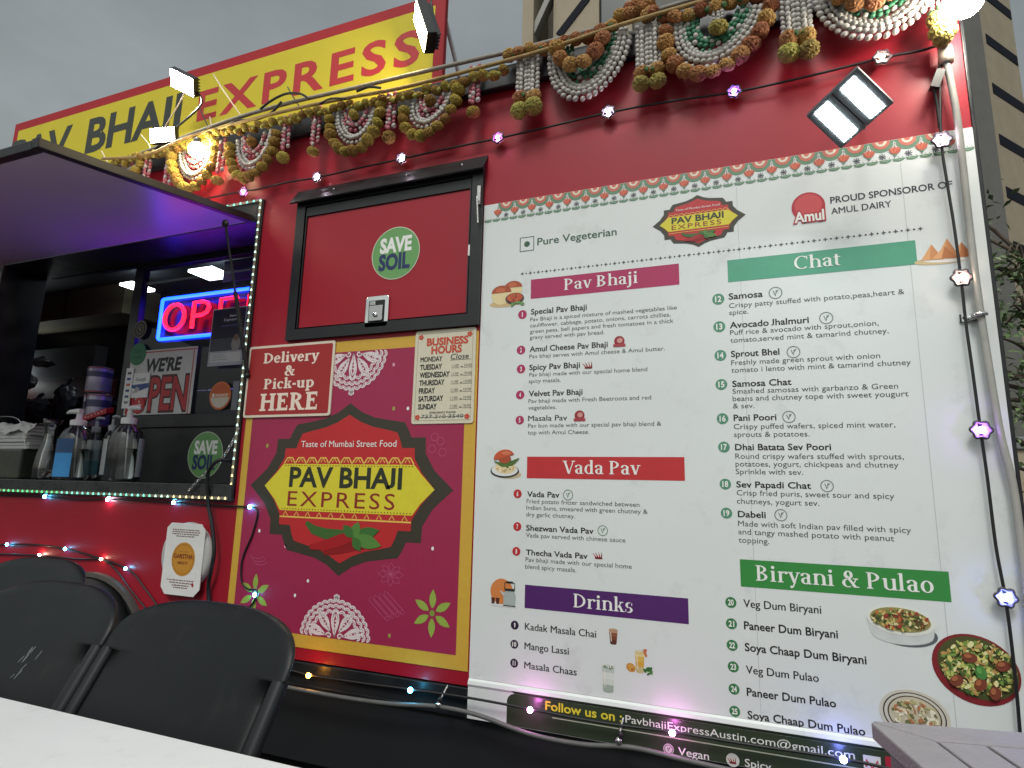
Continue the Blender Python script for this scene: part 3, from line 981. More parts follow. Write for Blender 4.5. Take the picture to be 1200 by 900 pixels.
# style widths read from one long line each
def fitw(body, px, py, pxr, bold=0.0):
    p = P(px, py)
    _, _, lo, hi = glyphs(body, bold)
    return (XZ(pxr, p.z)-p.x)/(hi-lo)
SXL = fitw('cauliflower, cabbage, potato, onions, carrots chillies,', 621, 384, 785.5)
SXR = fitw('beans and chutney tope with sweet yougurt', 857.5, 470, 1063)
CAPL = HZ_(700, 450, 4.7)
CAPR = HZ_(900, 480, 6.0)
def item(no, bx, by, bm, name, px, py, pxr, desc=(), icon=None, left=True, ncap=None):
    g = G()
    line_of(g, name, px, py, pxr, ncap or (6.2 if left else 7.0), YA, BLK, 0.019)
    it = g.build('menu_item', menu)
    g = G()
    q = W(bx, by); r = HZ_(bx, by, 5.2 if left else 6.4)
    g.disc(q[0], q[1], r, r, YA, bm, 24)
    s = str(no)
    hwid = r*(.20 if len(s) == 1 else .52)
    if s == '1': hwid = r*.1
    if s == '11': hwid = r*.36
    g.text(s, q[0]-hwid, q[1]-r*.5, q[0]+hwid, r*1.0, YB, WHT, 0.03)
    g.build('number_badge', it)
    if desc:
        g = G()
        sx, cap = (SXL, CAPL) if left else (SXR, CAPR)
        for (qx, qy), t in desc:
            p = P(qx, qy)
            vs, fs, lo, hi = glyphs(t, 0.0)
            sz = cap/0.682
            g.add([(p.x+(a-lo)*sx, YA, p.z+b*sz) for a, b in vs], fs, GREY)
        g.build('description', it)
    if icon:
        g = G()
        k, ix, iy = icon
        if k == 'v':
            veg_icon(g, ix, iy, 5.8 if left else 6.6, YA, ink(104, 138, 112) if left else ink(120, 130, 124))
        elif k == 's':
            spicy_icon(g, ix, iy, 4.4, YA)
        else:
            q = W(ix, iy); r = HZ_(ix, iy, 6)
            g.disc(q[0], q[1], r, r, YA, ink(150, 40, 52), 18)
            g.disc(q[0]+r*.1, q[1]+r*.1, r*.55, r*.5, YB, ink(206, 150, 140), 12)
            g.rect(q[0]-r*1.15, q[1]-r*1.1, q[0]+r*1.15, q[1]-r*.55, YC, ink(168, 60, 70))
        g.build('diet_icon', it)
B1, B2, B3, B4, B5 = CRIM, ink(186, 40, 46), ink(48, 28, 58), ink(82, 140, 112), ink(56, 120, 70)
item(1, 612.7, 369, B1, 'Special Pav Bhaji', 622.5, 369, 688, [((621.7, 377), 'Pav Bhaji is a spiced mixture of mashed vegetables like'), ((621.5, 384), 'cauliflower, cabbage, potato, onions, carrots chillies,'), ((621.5, 391), 'green pees, bell papers and fresh tomatoes in a thick'), ((621.3, 398), 'gravy served with pav bread.')])
item(2, 611, 410.5, B1, 'Amul Cheese Pav Bhaji', 621, 412.7, 712.5, [((620.8, 420.3), 'Pav bhaji serves with Amul cheese & Amul butter.')], ('a', 726, 400))
item(3, 611, 432.7, B1, 'Spicy Pav Bhaji', 620.6, 434, 680, [((620.5, 441.7), 'Pav bhaji made with our special home blend'), ((620, 449.2), 'spicy masala.')], ('s', 690, 428))
item(4, 610, 463, B1, 'Velvet Pav Bhaji', 620, 464.7, 683, [((619.7, 472.6), 'Pav bhaji made with Fresh Beetroots and red'), ((619.5, 480.3), 'vegetebles.')])
item(5, 609.5, 492.5, B1, 'Masala Pav', 619.3, 493.5, 665, [((619.2, 501.3), 'Pav bun made with our special pav bhaji blend &'), ((619, 509.3), 'top with Amul Cheese.')], ('a', 679.5, 487))
item(6, 607, 578.7, B2, 'Vada Pav', 618, 582, 656, [((617.5, 589.6), 'Fried potato fritter sandwiched between'), ((617.3, 597), 'Indian buns, smeared with green chutney &'), ((617, 605), 'dry garlic chutney.')], ('v', 666, 580))
item(7, 606.7, 617, B2, 'Shezwan Vada Pav', 617, 621.5, 696, [((616.7, 629.3), 'Vada pav served with chinese sauce')], ('v', 706.6, 621.7))
item(8, 605.6, 646, B2, 'Thecha Vada Pav', 616.6, 650, 689, [((616.3, 657.8), 'Pav bhaji made with our special home'), ((616, 666), 'blend spicy masala.')], ('s', 701.9, 650.7))
item(9, 603.7, 732.3, B3, 'Kadak Masala Chai', 615.5, 737.5, 699, ncap=8)
item(10, 603.2, 754.6, B3, 'Mango Lassi', 615, 760.3, 667, ncap=8)
item(11, 603, 776.7, B3, 'Masala Chaas', 614.7, 782.8, 676.3, ncap=8)
item(12, 841.7, 351, B4, 'Samosa', 854, 351.5, 894, [((854.5, 361.5), 'Crispy patty stuffed with potato,peas,heart &'), ((854.7, 369.5), 'spice.')], ('v', 908.7, 343.7), False)
item(13, 843, 383.2, B4, 'Avocado Jhalmuri', 855.3, 385, 948, [((855.7, 393), 'Puff rice & avocado with sprout,onion,'), ((856, 402), 'tomato,served mint & tamarind chutney.')], ('v', 968, 373), False)
item(14, 844.3, 416.8, B4, 'Sprout Bhel', 856.7, 418.7, 913.5, [((857, 428.2), 'Freshly made green sprout with onion'), ((857.2, 437), 'tomato i lento with mint & tamarind chutney')], ('v', 929.7, 412.8), False)
item(15, 845.4, 450.8, B4, 'Samosa Chat', 858.2, 453.6, 927.6, [((858.5, 461.7), 'Smashed samosas with garbanzo & Green'), ((858.7, 470.3), 'beans and chutney tope with sweet yougurt'), ((859, 478.8), '& sev.')], None, False)
item(16, 846.8, 490.8, B4, 'Pani Poori', 859.8, 493.3, 910, [((860, 503), 'Crispy puffed wafers, spiced mint water,'), ((860.3, 512.2), 'sprouts & potatoes.')], ('v', 924.4, 488.7), False)
item(17, 848.4, 524, B4, 'Dhai Batata Sev Poori', 861.5, 527.5, 974, [((861.8, 537.5), 'Round crispy wafers stuffed with sprouts,'), ((862, 546.5), 'potatoes, yogurt, chickpeas and chutney'), ((862.3, 555.5), 'Sprinkle with sev.')], None, False)
item(18, 850, 567.3, B4, 'Sev Papadi Chat', 863, 571, 950.5, [((863.4, 580.3), 'Crisp fried puris, sweet sour and spicy'), ((863.7, 590), 'chutneys, yogurt sev.')], ('v', 969, 569.5), False)
item(19, 851.4, 601.2, B4, 'Dabeli', 864.8, 605.7, 897.5, [((865, 616.3), 'Made with soft Indian pav filled with spicy'), ((865.3, 625.8), 'and tangy mashed potato with peanut'), ((865.6, 635.5), 'topping.')], ('v', 915, 603.6), False)
for no, bx, by, nm, px, py, pr in ((20, 856.5, 705.7, 'Veg Dum Biryani', 871.3, 711, 962.4), (21, 857.2, 730.6, 'Paneer Dum Biryani', 872, 736.8, 982), (22, 858, 755.8, 'Soya Chaap Dum Biryani', 873, 762.2, 1015.5), (23, 859.3, 781, 'Veg Dum Pulao', 874.2, 788.3, 959.7), (24, 860.2, 807, 'Paneer Dum Pulao', 875.2, 814.5, 979.8), (25, 861, 833, 'Soya Chaap Dum Pulao', 876.2, 841.3, 1014)):
    item(no, bx, by, B5, nm, px, py, pr, left=False, ncap=9)

# the little pictures of food
def blobs(g, cx, cz, rx, rz, n, cols, y, s0, s1, seed):
    rn = random.Random(seed)
    for k in range(n):
        a = rn.random()*2*math.pi; q = math.sqrt(rn.random())
        x, z = cx+rx*q*math.cos(a), cz+rz*q*math.sin(a)
        s = rn.uniform(s0, s1)
        g.disc(x, z, s, s*rn.uniform(.3, .7), y-0.00002*k, cols[rn.randrange(len(cols))], 9, rot=rn.uniform(0, 180))
def pic(px, py, f):
    g = G()
    q = W(px, py)
    f(g, q[0], q[1], HZ_(px, py, 1))
    g.build('food_picture', menu)
def buns(g, x, z, u):
    g.disc(x-3*u, z-12*u, 18*u, 4*u, YA, ink(206, 178, 130))
    for dx, dz, r in ((7, 3, 10.5), (-7, -2, 12)):
        g.disc(x+dx*u, z+dz*u, r*u, r*u*.9, YB-dx*0.00001, ink(228, 208, 160))
        g.disc(x+dx*u, z+(dz+3)*u, r*u, r*u*.72, YC-dx*0.00001, ink(170, 78, 48), 20, 0, 180)
        g.disc(x+(dx-1)*u, z+(dz+6)*u, r*u*.5, r*u*.25, YC-0.0003, ink(196, 104, 66))
    g.disc(x+9*u, z-7*u, 11*u, 6.5*u, YD, ink(74, 50, 42))
    g.disc(x+9*u, z-6*u, 9.5*u, 5*u, YD-0.0004, ink(186, 84, 52))
    blobs(g, x+9*u, z-6*u, 7*u, 3*u, 9, [ink(212, 120, 72), ink(150, 50, 40), ink(110, 140, 60)], YD-0.0008, u, 2*u, 3)
    blobs(g, x+12*u, z-13*u, 7*u, 2*u, 8, [ink(110, 150, 90)], YD-0.0008, 1.5*u, 3*u, 4)
pic(595, 344, buns)
def burger(g, x, z, u):
    g.disc(x+4*u, z-13*u, 16*u, 5*u, YA, ink(196, 178, 146))
    g.disc(x-1*u, z-9*u, 18*u, 8*u, YB, ink(52, 52, 52))
    g.disc(x-1*u, z-8*u, 16.5*u, 7*u, YC, ink(226, 226, 222))
    g.disc(x, z-5*u, 13*u, 7*u, YC-0.0004, ink(228, 206, 160))
    blobs(g, x, z-6*u, 11*u, 4*u, 18, [ink(200, 170, 120), ink(120, 130, 80), ink(240, 226, 190)], YC-0.0006, u, 2.5*u, 5)
    g.line([(x-14*u, z+2*u), (x-4*u, z-2*u), (x+8*u, z+0*u), (x+17*u, z+6*u)], [u, 5*u, 6*u, u], YD-0.0006, ink(78, 108, 46))
    g.disc(x-1*u, z+5*u, 8*u, 5*u, YD-0.0008, ink(170, 74, 44))
    g.disc(x-2*u, z+7*u, 13*u, 9*u, YD-0.0010, ink(196, 84, 50), 20, 5, 185, 12)
    g.disc(x+1*u, z+12*u, 6*u, 2.4*u, YD-0.0014, ink(214, 116, 80))
pic(593, 543, burger)
def kettle(g, x, z, u):
    g.disc(x-3*u, z+3*u, 15*u, 15*u, YA, ink(210, 128, 68))
    g.rect(x-17*u, z-14.5*u, x+17*u, z-12*u, YB, ink(220, 220, 216))
    g.poly([(x, z-13*u), (x+15*u, z-13*u), (x+15.5*u, z), (x+12*u, z+5*u), (x+3*u, z+5*u), (x-.5*u, z)], YC, ink(168, 178, 174))
    g.poly([(x, z-2*u), (x-5*u, z+3*u), (x-4*u, z+4*u), (x+2*u, z+1*u)], YC-0.0003, ink(190, 196, 190))
    g.rect(x+1*u, z+4*u, x+14*u, z+7*u, YD, ink(46, 46, 46))
    g.line([(x+1*u, z+6*u), (x+1*u, z+14*u), (x+14*u, z+14*u), (x+14*u, z+6*u)], 1.0*u, YD, ink(50, 48, 46))
    g.line([(x+3*u, z+14.5*u), (x+12*u, z+14.5*u)], 2.2*u, YD-0.0003, BLK)
    g.line([(x-.5*u, z-13*u), (x+15.5*u, z-13*u)], u, YD, BLK)
    for dx in (-14, -8):
        g.poly([(x+(dx-2.4)*u, z-5*u), (x+(dx+2.4)*u, z-5*u), (x+(dx+1.8)*u, z-12*u), (x+(dx-1.8)*u, z-12*u)], YC, ink(84, 44, 34))
        g.rect(x+(dx-2.4)*u, z-5.8*u, x+(dx+2.4)*u, z-5*u, YD, ink(50, 30, 26))
pic(591, 696, kettle)
def tumbler(h, top, bot, cols):
    def f(g, x, z, u):
        n = len(cols)
        for k, c in enumerate(cols):
            a, b = k/n, (k+1)/n
            wa, wb = top+(bot-top)*a, top+(bot-top)*b
            g.poly([(x-wa*u, z+(h/2-h*a)*u), (x+wa*u, z+(h/2-h*a)*u), (x+wb*u, z+(h/2-h*b)*u), (x-wb*u, z+(h/2-h*b)*u)], YA, ink(*c))
        g.disc(x, z+h/2*u, top*u, top*.28*u, YB, ink(206, 200, 190))
        g.disc(x, z+(h/2-.6)*u, top*.82*u, top*.2*u, YC, ink(*cols[0]))
        g.disc(x, z-h/2*u, bot*u, bot*.3*u, YA+0.0002, ink(*cols[-1]))
        g.line([(x-top*.6*u, z+h*.3*u), (x-bot*.6*u, z-h*.35*u)], .9*u, YC, ink(230, 226, 216))
    return f
pic(719, 745.5, tumbler(17, 5.6, 3.8, [(190, 150, 120), (140, 82, 56), (122, 66, 44), (92, 48, 36)]))
def lassi(g, x, z, u):
    tumbler(24, 6, 4.6, [(226, 206, 150), (214, 176, 84), (206, 160, 60), (196, 180, 130)])(g, x+1*u, z+1*u, u)
    g.disc(x-10*u, z-7*u, 6*u, 5*u, YA, ink(198, 138, 60), rot=-25)
    blobs(g, x-10*u, z-7*u, 4*u, 3*u, 8, [ink(226, 176, 90), ink(150, 90, 40)], YB, u, 1.6*u, 8)
    blobs(g, x+11*u, z-9*u, 5*u, 3*u, 8, [ink(56, 104, 48), ink(80, 130, 60)], YB, 2*u, 4*u, 9)
    blobs(g, x+8*u, z+13*u, 4*u, 3*u, 6, [ink(196, 110, 70)], YB, 1.5*u, 3*u, 10)
pic(749, 776, lassi)
def chaas(g, x, z, u):
    tumbler(29, 8, 6.5, [(190, 198, 190), (214, 218, 212), (206, 212, 204), (160, 172, 160)])(g, x, z, u)
    blobs(g, x, z+14*u, 5*u, 1.2*u, 8, [ink(90, 120, 80), ink(230, 230, 224)], YD, u, 2*u, 12)
pic(713, 795, chaas)
def samosas(g, x, z, u):
    g.disc(x-6*u, z-11*u, 26*u, 4.5*u, YA-0.0003, ink(206, 184, 140))
    g.disc(x+2*u, z-8.5*u, 26*u, 5.5*u, YB, ink(232, 226, 220))
    for k, (dx, h, wd) in enumerate(((-14, 17, 11), (14, 16, 11), (1, 22, 12), (-2, 13, 13))):
        c = ink(206, 140, 92) if k % 2 == 0 else ink(190, 118, 72)
        g.poly([(x+(dx-wd)*u, z-9*u), (x+(dx+wd*.9)*u, z-10*u), (x+dx*u, z+(h-8)*u)], YC-0.0002*k, c)
        g.poly([(x+(dx-wd)*u, z-9*u), (x+(dx-wd*.3)*u, z-9.6*u), (x+dx*u, z+(h-8)*u)], YC-0.0002*k-0.0001, ink(222, 164, 112))
pic(1109, 294, samosas)
def white_bowl(g, x, z, u):
    g.disc(x+6*u, z-8*u, 31*u, 14*u, YA, ink(92, 98, 104))
    pts = [(x-37*u, z+8*u), (x-33*u, z-8*u)]+[(x+33*u*math.cos(R(a)), z+(-8+12*math.sin(R(a)))*u) for a in range(200, 341, 14)]+[(x+33*u, z-8*u), (x+35*u, z+6*u)]
    g.poly(pts, YB, ink(206, 210, 208))
    g.disc(x-1*u, z+8*u, 36*u, 17*u, YC, ink(226, 226, 216), rot=-4)
    g.disc(x-1*u, z+9*u, 32*u, 14*u, YD, ink(150, 140, 84), rot=-4)
    blobs(g, x-1*u, z+9*u, 29*u, 12*u, 260, [ink(196, 180, 110), ink(120, 140, 70), ink(70, 88, 44), ink(190, 110, 60), ink(226, 214, 160), ink(90, 70, 40), ink(160, 60, 44)], YD-0.0004, 1*u, 3.2*u, 21)
pic(1056, 735, white_bowl)
def red_bowl(g, x, z, u):
    g.disc(x, z, 46*u, 40*u, YB, ink(128, 34, 40), 40, rot=-24)
    g.disc(x+2*u, z+2*u, 42*u, 35*u, YC, ink(76, 78, 40), 40, rot=-24)
    blobs(g, x+2*u, z+2*u, 38*u, 31*u, 420, [ink(214, 204, 120), ink(180, 190, 100), ink(120, 150, 70), ink(70, 100, 50), ink(226, 220, 160), ink(190, 150, 90)], YD, 1.2*u, 4.6*u, 31)
    for k, (dx, dz) in enumerate(((-6, 14), (27, 8), (-22, -14), (2, -16), (16, -24), (4, -2))):
        g.disc(x+dx*u, z+dz*u, 8*u, 6*u, YD-0.0092-0.0003*k, ink(122, 62, 44) if k < 5 else ink(74, 132, 64), 14, rot=20*k)
        g.disc(x+(dx-2)*u, z+(dz+2)*u, 4*u, 2.6*u, YD-0.0112-0.0003*k, ink(168, 100, 66) if k < 5 else ink(100, 160, 80), 12, rot=20*k)
pic(1142.5, 784, red_bowl)
def plate(g, x, z, u):
    for r, c, y in ((38, (206, 200, 186), YB), (34, (50, 46, 44), YB-0.0003), (32.5, (206, 200, 186), YC), (29, (70, 56, 48), YC-0.0003), (27.5, (200, 190, 166), YD)):
        g.disc(x, z, r*u, r*u*.78, y, ink(*c), 40, rot=-8)
    blobs(g, x, z, 24*u, 17*u, 120, [ink(220, 206, 170), ink(180, 170, 120), ink(110, 110, 70), ink(180, 120, 80), ink(236, 230, 206)], YD-0.0004, 1.5*u, 4*u, 41)
pic(1071, 838, plate)

# ---------------- pink poster with the badge
pl, pr_ = -1.0102*2.2, -1.0
pz1 = (W(395, 401.5)[1]+W(487, 392.7)[1])/2
pz0 = (W(335, 757)[1]+W(549, 786)[1])/2
bw = W(555, 498)[0]-W(541.5, 498)[0]
poster = thing('logo_poster', 'pink poster with a mustard border and the large pointed badge between hatch and menu', 'poster', (-1.6, 0, pz0))
YEL, MAG = ink(206, 164, 62), ink(156, 38, 76)
g = G()
g.box((pl, -0.003, pz0), (pr_, -0.0005, pz1), YEL)
g.rect(pl+bw*.75, pz0+bw*1.02, pr_-bw, pz1-bw*.98, -0.0036, MAG)
g.build('sheet', poster)
g = G()
logo(g, -1.622, 1.185, 0.531, 0.374, -0.0042)
g.build('badge', poster)
def mandala(g, cx, cz, rx, rz, sg, y, m):
    def pt(r, a): return (cx+rx*r*math.sin(R(a)), cz+sg*rz*r*math.cos(R(a)))
    lw = rx*0.035
    for ring_, n, w_ in ((.93, 17, .085), (.80, 15, .085), (.66, 11, .09)):
        for k in range(n):
            a = -88+176*(k+.5)/n
            c = pt(ring_, a)
            for q in (1.0, .5):
                pts = []
                for i in range(9):
                    t = -100+200*i/8
                    pts.append((c[0]+rx*w_*q*math.sin(R(a+t)), c[1]+sg*rz*w_*q*math.cos(R(a+t))))
                g.line(pts, lw*(1 if q == 1 else .7), y-0.00002*k, m)
    for a, r0, r1, w_ in ((0, .05, .78, 12), (36, .22, .82, 11), (-36, .22, .82, 11), (72, .28, .86, 10), (-72, .28, .86, 10)):
        for q in (1.0, .62):
            for s in (-1, 1):
                pts = [pt(r0+(r1-r0)*(.5+(t-.5)*q), a+s*w_*q*math.sin(math.pi*t)*(1.35-.5*t)) for t in [i/10 for i in range(11)]]
                g.line(pts, lw*1.15, y-0.0004-0.0001*q, m)
        c = pt((r0+r1)/2, a)
        for k in range(5):
            g.disc(c[0]+rx*.05*math.cos(k*1.26), c[1]+rz*.05*math.sin(k*1.26), rx*.026, rz*.026, y-0.0006, m, 8)
    for r in (1.02, 1.09):
        c = pt(r, 0)
        for s in (-1, 0, 1):
            g.disc(c[0]+s*rx*.05, c[1]+(sg*rz*.02 if s == 0 else 0), rx*.036, rz*.05, y-0.0006, m, 10)
    for s in (-1, 1):
        for k in range(3):
            c = pt(.16+.28*k, s*84)
            pts = [(c[0]+s*rx*.09*(1-i/14)*math.cos(i*.55), c[1]+sg*rz*.09*(1-i/14)*math.sin(i*.55)+sg*rz*.05) for i in range(14)]
            g.line(pts, lw, y-0.0007, m)
LACE = ink(226, 212, 214)
mid = -1.622
mr_ = 0.175
for sg, zz, hgt in ((-1, pz1-bw*.98, W(411, 411)[1]-W(411, 459)[1]), (1, pz0+bw*1.02, W(395, 693)[1]-W(395, 742)[1])):
    g = G()
    mandala(g, mid, zz, mr_, hgt*.93, sg, -0.0042, LACE)
    g.build('lace_motif', poster)
def bloom(g, px, py, rpx, y):
    q = W(px, py); r = HZ_(px, py, rpx)
    for k in range(6):
        a = R(90+60*k)
        pts = [(q[0]+r*t*math.cos(a), q[1]+r*t*math.sin(a)) for t in (.22, .4, .6, .8, 1.0)]
        g.line(pts, [r*.06, r*.28, r*.34, r*.24, r*.02], y-0.00003*k, ink(148, 172, 74))
    g.disc(q[0], q[1], r*.13, r*.13, y-0.0003, ink(130, 150, 64), 12)
for px, py in ((507, 718.5), (299, 696)):
    g = G()
    bloom(g, px, py, 28 if px > 400 else 24, -0.0042)
    g.build('green_flower', poster)
g = G()
for px, py, c in ((304.7, 622, 0), (346.4, 697.5, 0), (361.6, 680.5, 0), (507.5, 642.7, 0), (457, 744.6, 1), (314, 522.5, 1), (462, 427.5, 2), (478.6, 478.7, 0), (462, 479, 1), (335, 640, 2)):
    q = W(px, py); r = HZ_(px, py, 2.2 if c != 1 else 2.6)
    g.disc(q[0], q[1], r*.8, r, -0.0042, (WHT, ink(160, 150, 80), ink(214, 150, 170))[c], 12)
g.build('dots', poster)
g = G()       # faint line drawings of spices
FA = ink(186, 84, 122)
rn = random.Random(5)
q = W(450, 708); u = HZ_(450, 708, 1)
for k in range(4):
    x0, z0 = q[0]+(-20+7*k)*u, q[1]+(2+3*k)*u
    x1, z1 = x0+25*u, z0-20*u
    for d in (0, 4):
        g.line([(x0+d*u*.7, z0+d*u), (x1+d*u*.7, z1+d*u)], .7*u, -0.0042-0.00002*k, FA)
    g.arc(x1+1.4*u, z1+2*u, 2.4*u, 2.8*u, 0, 360, .6*u, -0.0043, FA, 12)
    g.arc(x0+1.4*u, z0+2*u, 2.4*u, 2.8*u, 90, 270, .6*u, -0.0043, FA, 12)
for k in range(8):
    a = R(45*k)
    cx, cz = q[0]+8*u, q[1]+36*u
    pts = [(cx+18*u*t*math.cos(a)+4*u*math.sin(math.pi*t)*math.sin(a)*s, cz+14*u*t*math.sin(a)-4*u*math.sin(math.pi*t)*math.cos(a)*s) for s, t in [(1, i/6) for i in range(7)]+[(-1, 1-i/6) for i in range(7)]]
    g.line(pts, .6*u, -0.0042-0.00003*k, FA)
for px, py in ((302, 650), (517, 517), (507, 526), (519, 530), (510, 512)):
    c = W(px, py)
    for j in range(3 if px < 400 else 1):
        g.arc(c[0]+j*3*u, c[1]-j*4*u, 12*u if px < 400 else 5*u, 5*u, 200 if px < 400 else 0, 360, .7*u, -0.0042-0.0001*j, FA, 14)
g.build('spice_sketches', poster)

# ---------------- small signs
def wquad(tl, tr, br, bl):
    a, b, c, d = W(*tl), W(*tr), W(*br), W(*bl)
    return (a[0]+d[0])/2, (b[0]+c[0])/2, (c[1]+d[1])/2, (a[1]+b[1])/2
x0, x1, z0, z1 = wquad((295, 407), (394.5, 400), (389, 487), (286.5, 490.5))
ds = thing('delivery_sign', 'dark red sign reading Delivery & Pick-up HERE with a cream border', 'sign', (x0, 0, z0))
g = G()
g.prism(rrect(x0, z0, x1, z1, 0.012), -0.012, -0.0045, M['cream'])
g.poly(rrect(x0+0.012, z0+0.012, x1-0.012, z1-0.012, 0.008), -0.0125, ink(160, 38, 40))
g.build('board', ds, 0.001)
g = G()
CR_ = ink(236, 216, 200)
for t, px, py, pr, cap in (('Delivery', 308.6, 426.3, 373, 12), ('&', 333, 440.5, 345, 12), ('Pick-up', 308.7, 456.3, 367.5, 12), ('HERE', 303.5, 481.8, 372, 20)):
    zb = P(px, py, -0.012).z
    SLAB.draw(g, t, XZ(px, zb, -.012), zb, XZ(pr, zb, -.012), HZ_(px, py, cap, -.012), -0.0131, CR_)
g.build('lettering', ds)

x0, x1, z0, z1 = wquad((488.7, 388), (559.3, 384.7), (555.3, 496.7), (482.5, 496.7))
bs = thing('business_hours_sign', 'cream card listing business hours in red and black letters', 'sign', (x0, 0, z0))
g = G()
IV = mat('ivory_card', (0.66, 0.61, 0.47), 0.4, var=0.04, vscale=12, dirt=(0.45, 0.40, 0.30), dscale=9, damt=0.3)
wd, hg = x1-x0, z1-z0
g.prism(rrect(x0, z0, x1, z1, 0.012), -0.0075, -0.0045, IV)
rd = ink(196, 74, 50)
g.line(rrect(x0+wd*.05, z0+hg*.035, x1-wd*.05, z1-hg*.035, 0.004), 0.0012, -0.0080, ink(120, 110, 96), True)
for u, v in ((.1, .07), (.9, .07), (.1, .93), (.9, .93)):
    for k in range(5):
        a = k*1.26
        g.disc(x0+wd*u+.007*math.cos(a), z0+hg*v+.007*math.sin(a), .006, .005, -0.0082-.0001*k, rd, 10)
g.build('card', bs, 0.0008)
g = G()
def hs_(t, u0, u1, v, cap, m, bold=0.0, y=-0.0086, shear=0.0):
    g.text(t, x0+wd*u0, z0+hg*v, x0+wd*u1, hg*cap, y, m, bold, 1.0, shear)
hs_('BUSINESS', .20, .88, .835, .075, rd, .04)
hs_('HOURS', .28, .78, .745, .075, rd, .04)
hand = ink(58, 58, 60)
for k, (t, u1) in enumerate((('MONDAY', .47), ('TUESDAY', .47), ('WEDNESDAY', .60), ('THURSDAY', .52), ('FRIDAY', .37), ('SATURDAY', .51), ('SUNDAY', .41))):
    v = .66-.0842*k
    hs_(t, .105, u1, v, .053, BLK, .03)
    if k == 0:
        hs_('Close', .60, .89, v+.012, .055, hand, .005, shear=.15)
        g.line([(x0+wd*.60, z0+hg*(v+.003)), (x0+wd*.93, z0+hg*(v+.003))], .0014, -0.0084, hand)
    else:
        hs_('11:00', .63, .74, v+.014, .026, ink(110, 108, 100), 0)
        hs_('10:00', .83, .95, v+.014, .026, ink(110, 108, 100), 0)
        g.line([(x0+wd*.62, z0+hg*(v+.003)), (x0+wd*.75, z0+hg*(v+.003))], .0014, -0.0084, hand)
        hs_('to', .77, .81, v+.004, .02, hand, .02)
        g.line([(x0+wd*.82, z0+hg*(v+.003)), (x0+wd*.96, z0+hg*(v+.003))], .0014, -0.0084, hand)
hs_('EMERGENCY PHONE', .30, .72, .108, .018, BLK, .03)
hs_('737 210 3540', .16, .84, .06, .036, ink(96, 100, 110), 0, shear=.15)
g.line([(x0+wd*.15, z0+hg*.068), (x0+wd*.86, z0+hg*.074)], .0016, -0.0090, hand)
g.build('lettering', bs)

def save_soil(px, py, rx, ry, plane, rows, label):
    q = P(px, py, plane)
    r = HZ_(px, py+ry, 2*ry, plane)/2
    t = thing('round_sticker', label, 'sticker', q, group='round green save soil stickers')
    g = G()
    g.disc(q.x, q.z, r, r, plane-0.0008, ink(196, 200, 178), 40)
    g.disc(q.x, q.z, r*.965, r*.965, plane-0.0012, ink(104, 158, 92), 40)
    g.build('disc', t)
    g = G()
    g.text('SAVE', q.x-r*.66, q.z+r*.06, q.x+r*.66, r*.52, plane-0.0017, WHT, .045)
    g.text('SOIL', q.x-r*.68, q.z-r*.60, q.x+r*.62, r*.56, plane-0.0017, ink(30, 44, 92), .045)
    g.build('lettering', t)
save_soil(463.5, 296.5, 28, 30.5, -0.0106, 0, 'round green sticker reading SAVE SOIL on the red storage door')
save_soil(240.5, 533, 22, 27.5, YR-0.0125, 0, 'round green sticker reading SAVE SOIL on the black panel behind the counter')

# round cover with a paper bag-like flyer hung on it
q = P(221, 651, 0); rr = HZ_(221, 691, 80)/2
g = G()
g.lathe((q.x, -0.001, q.z), [(0, -0.024), (rr*.9, -0.024), (rr*.985, -0.018), (rr, -0.006), (rr, 0)], mat('grey_cover', (0.46, 0.44, 0.41), 0.5, var=0.1, vscale=9), 44, axis=V((0, 1, 0)))
g.build('round_cover', truck)
a = W(196, 612, -.03); b = W(243, 697, -.03)
fl = thing('paper_flyer', 'white paper flyer with a golden oval emblem hung on the round grey cover', 'flyer', (q.x, -.03, b[1]))
fx0, fx1, fz0, fz1 = wquad((201.5, 613), (245.5, 613), (241.5, 697), (195, 697))
fw_, fh_ = fx1-fx0, fz1-fz0
g = G()
pts = [(.12, 0), (.86, 0), (1, .10), (1, .90), (.88, 1), (.10, 1), (0, .93), (0, .10)]
g.prism([(fx0+fw_*u, fz0+fh_*v) for u, v in pts], -0.030, -0.0255, mat('flyer_paper', (0.74, 0.73, 0.71), 0.6, var=0.05, vscale=14, bump=0.3, bscale=14))
g.build('paper', fl, 0.0008)
g = G()
gc = (fx0+fw_*.51, fz0+fh_*.5)
g.disc(gc[0], gc[1], fw_*.30, fh_*.235, -0.0305, ink(198, 138, 50), 36)
g.arc(gc[0], gc[1], fw_*.265, fh_*.205, 0, 360, .0016, -0.0309, ink(130, 80, 34), 30)
g.build('emblem', fl)
g = G()
g.rect(gc[0]-fw_*.12, gc[1]+fh_*.10, gc[0]+fw_*.12, gc[1]+fh_*.106, -0.0311, ink(150, 96, 40))
g.text('GARSTHA', gc[0]-fw_*.25, gc[1]+fh_*.01, gc[0]+fw_*.25, fh_*.06, -0.0311, ink(120, 44, 26), .03)
g.text('BEST', gc[0]-fw_*.13, gc[1]-fh_*.07, gc[0]+fw_*.13, fh_*.035, -0.0311, ink(110, 56, 28), .02)
rn = random.Random(3)
for v, n in ((.90, 1), (.87, 1), (.84, 1), (.81, .7), (.20, 1), (.165, .8), (.13, .6), (.10, .5)):
    x = gc[0]-fw_*.36*n
    while x < gc[0]+fw_*.36*n-0.006:
        l_ = rn.uniform(.006, .02)
        g.rect(x, fz0+fh_*v, min(x+l_, gc[0]+fw_*.36*n), fz0+fh_*(v+.014), -0.0305, ink(110, 70, 66))
        x += l_+.004
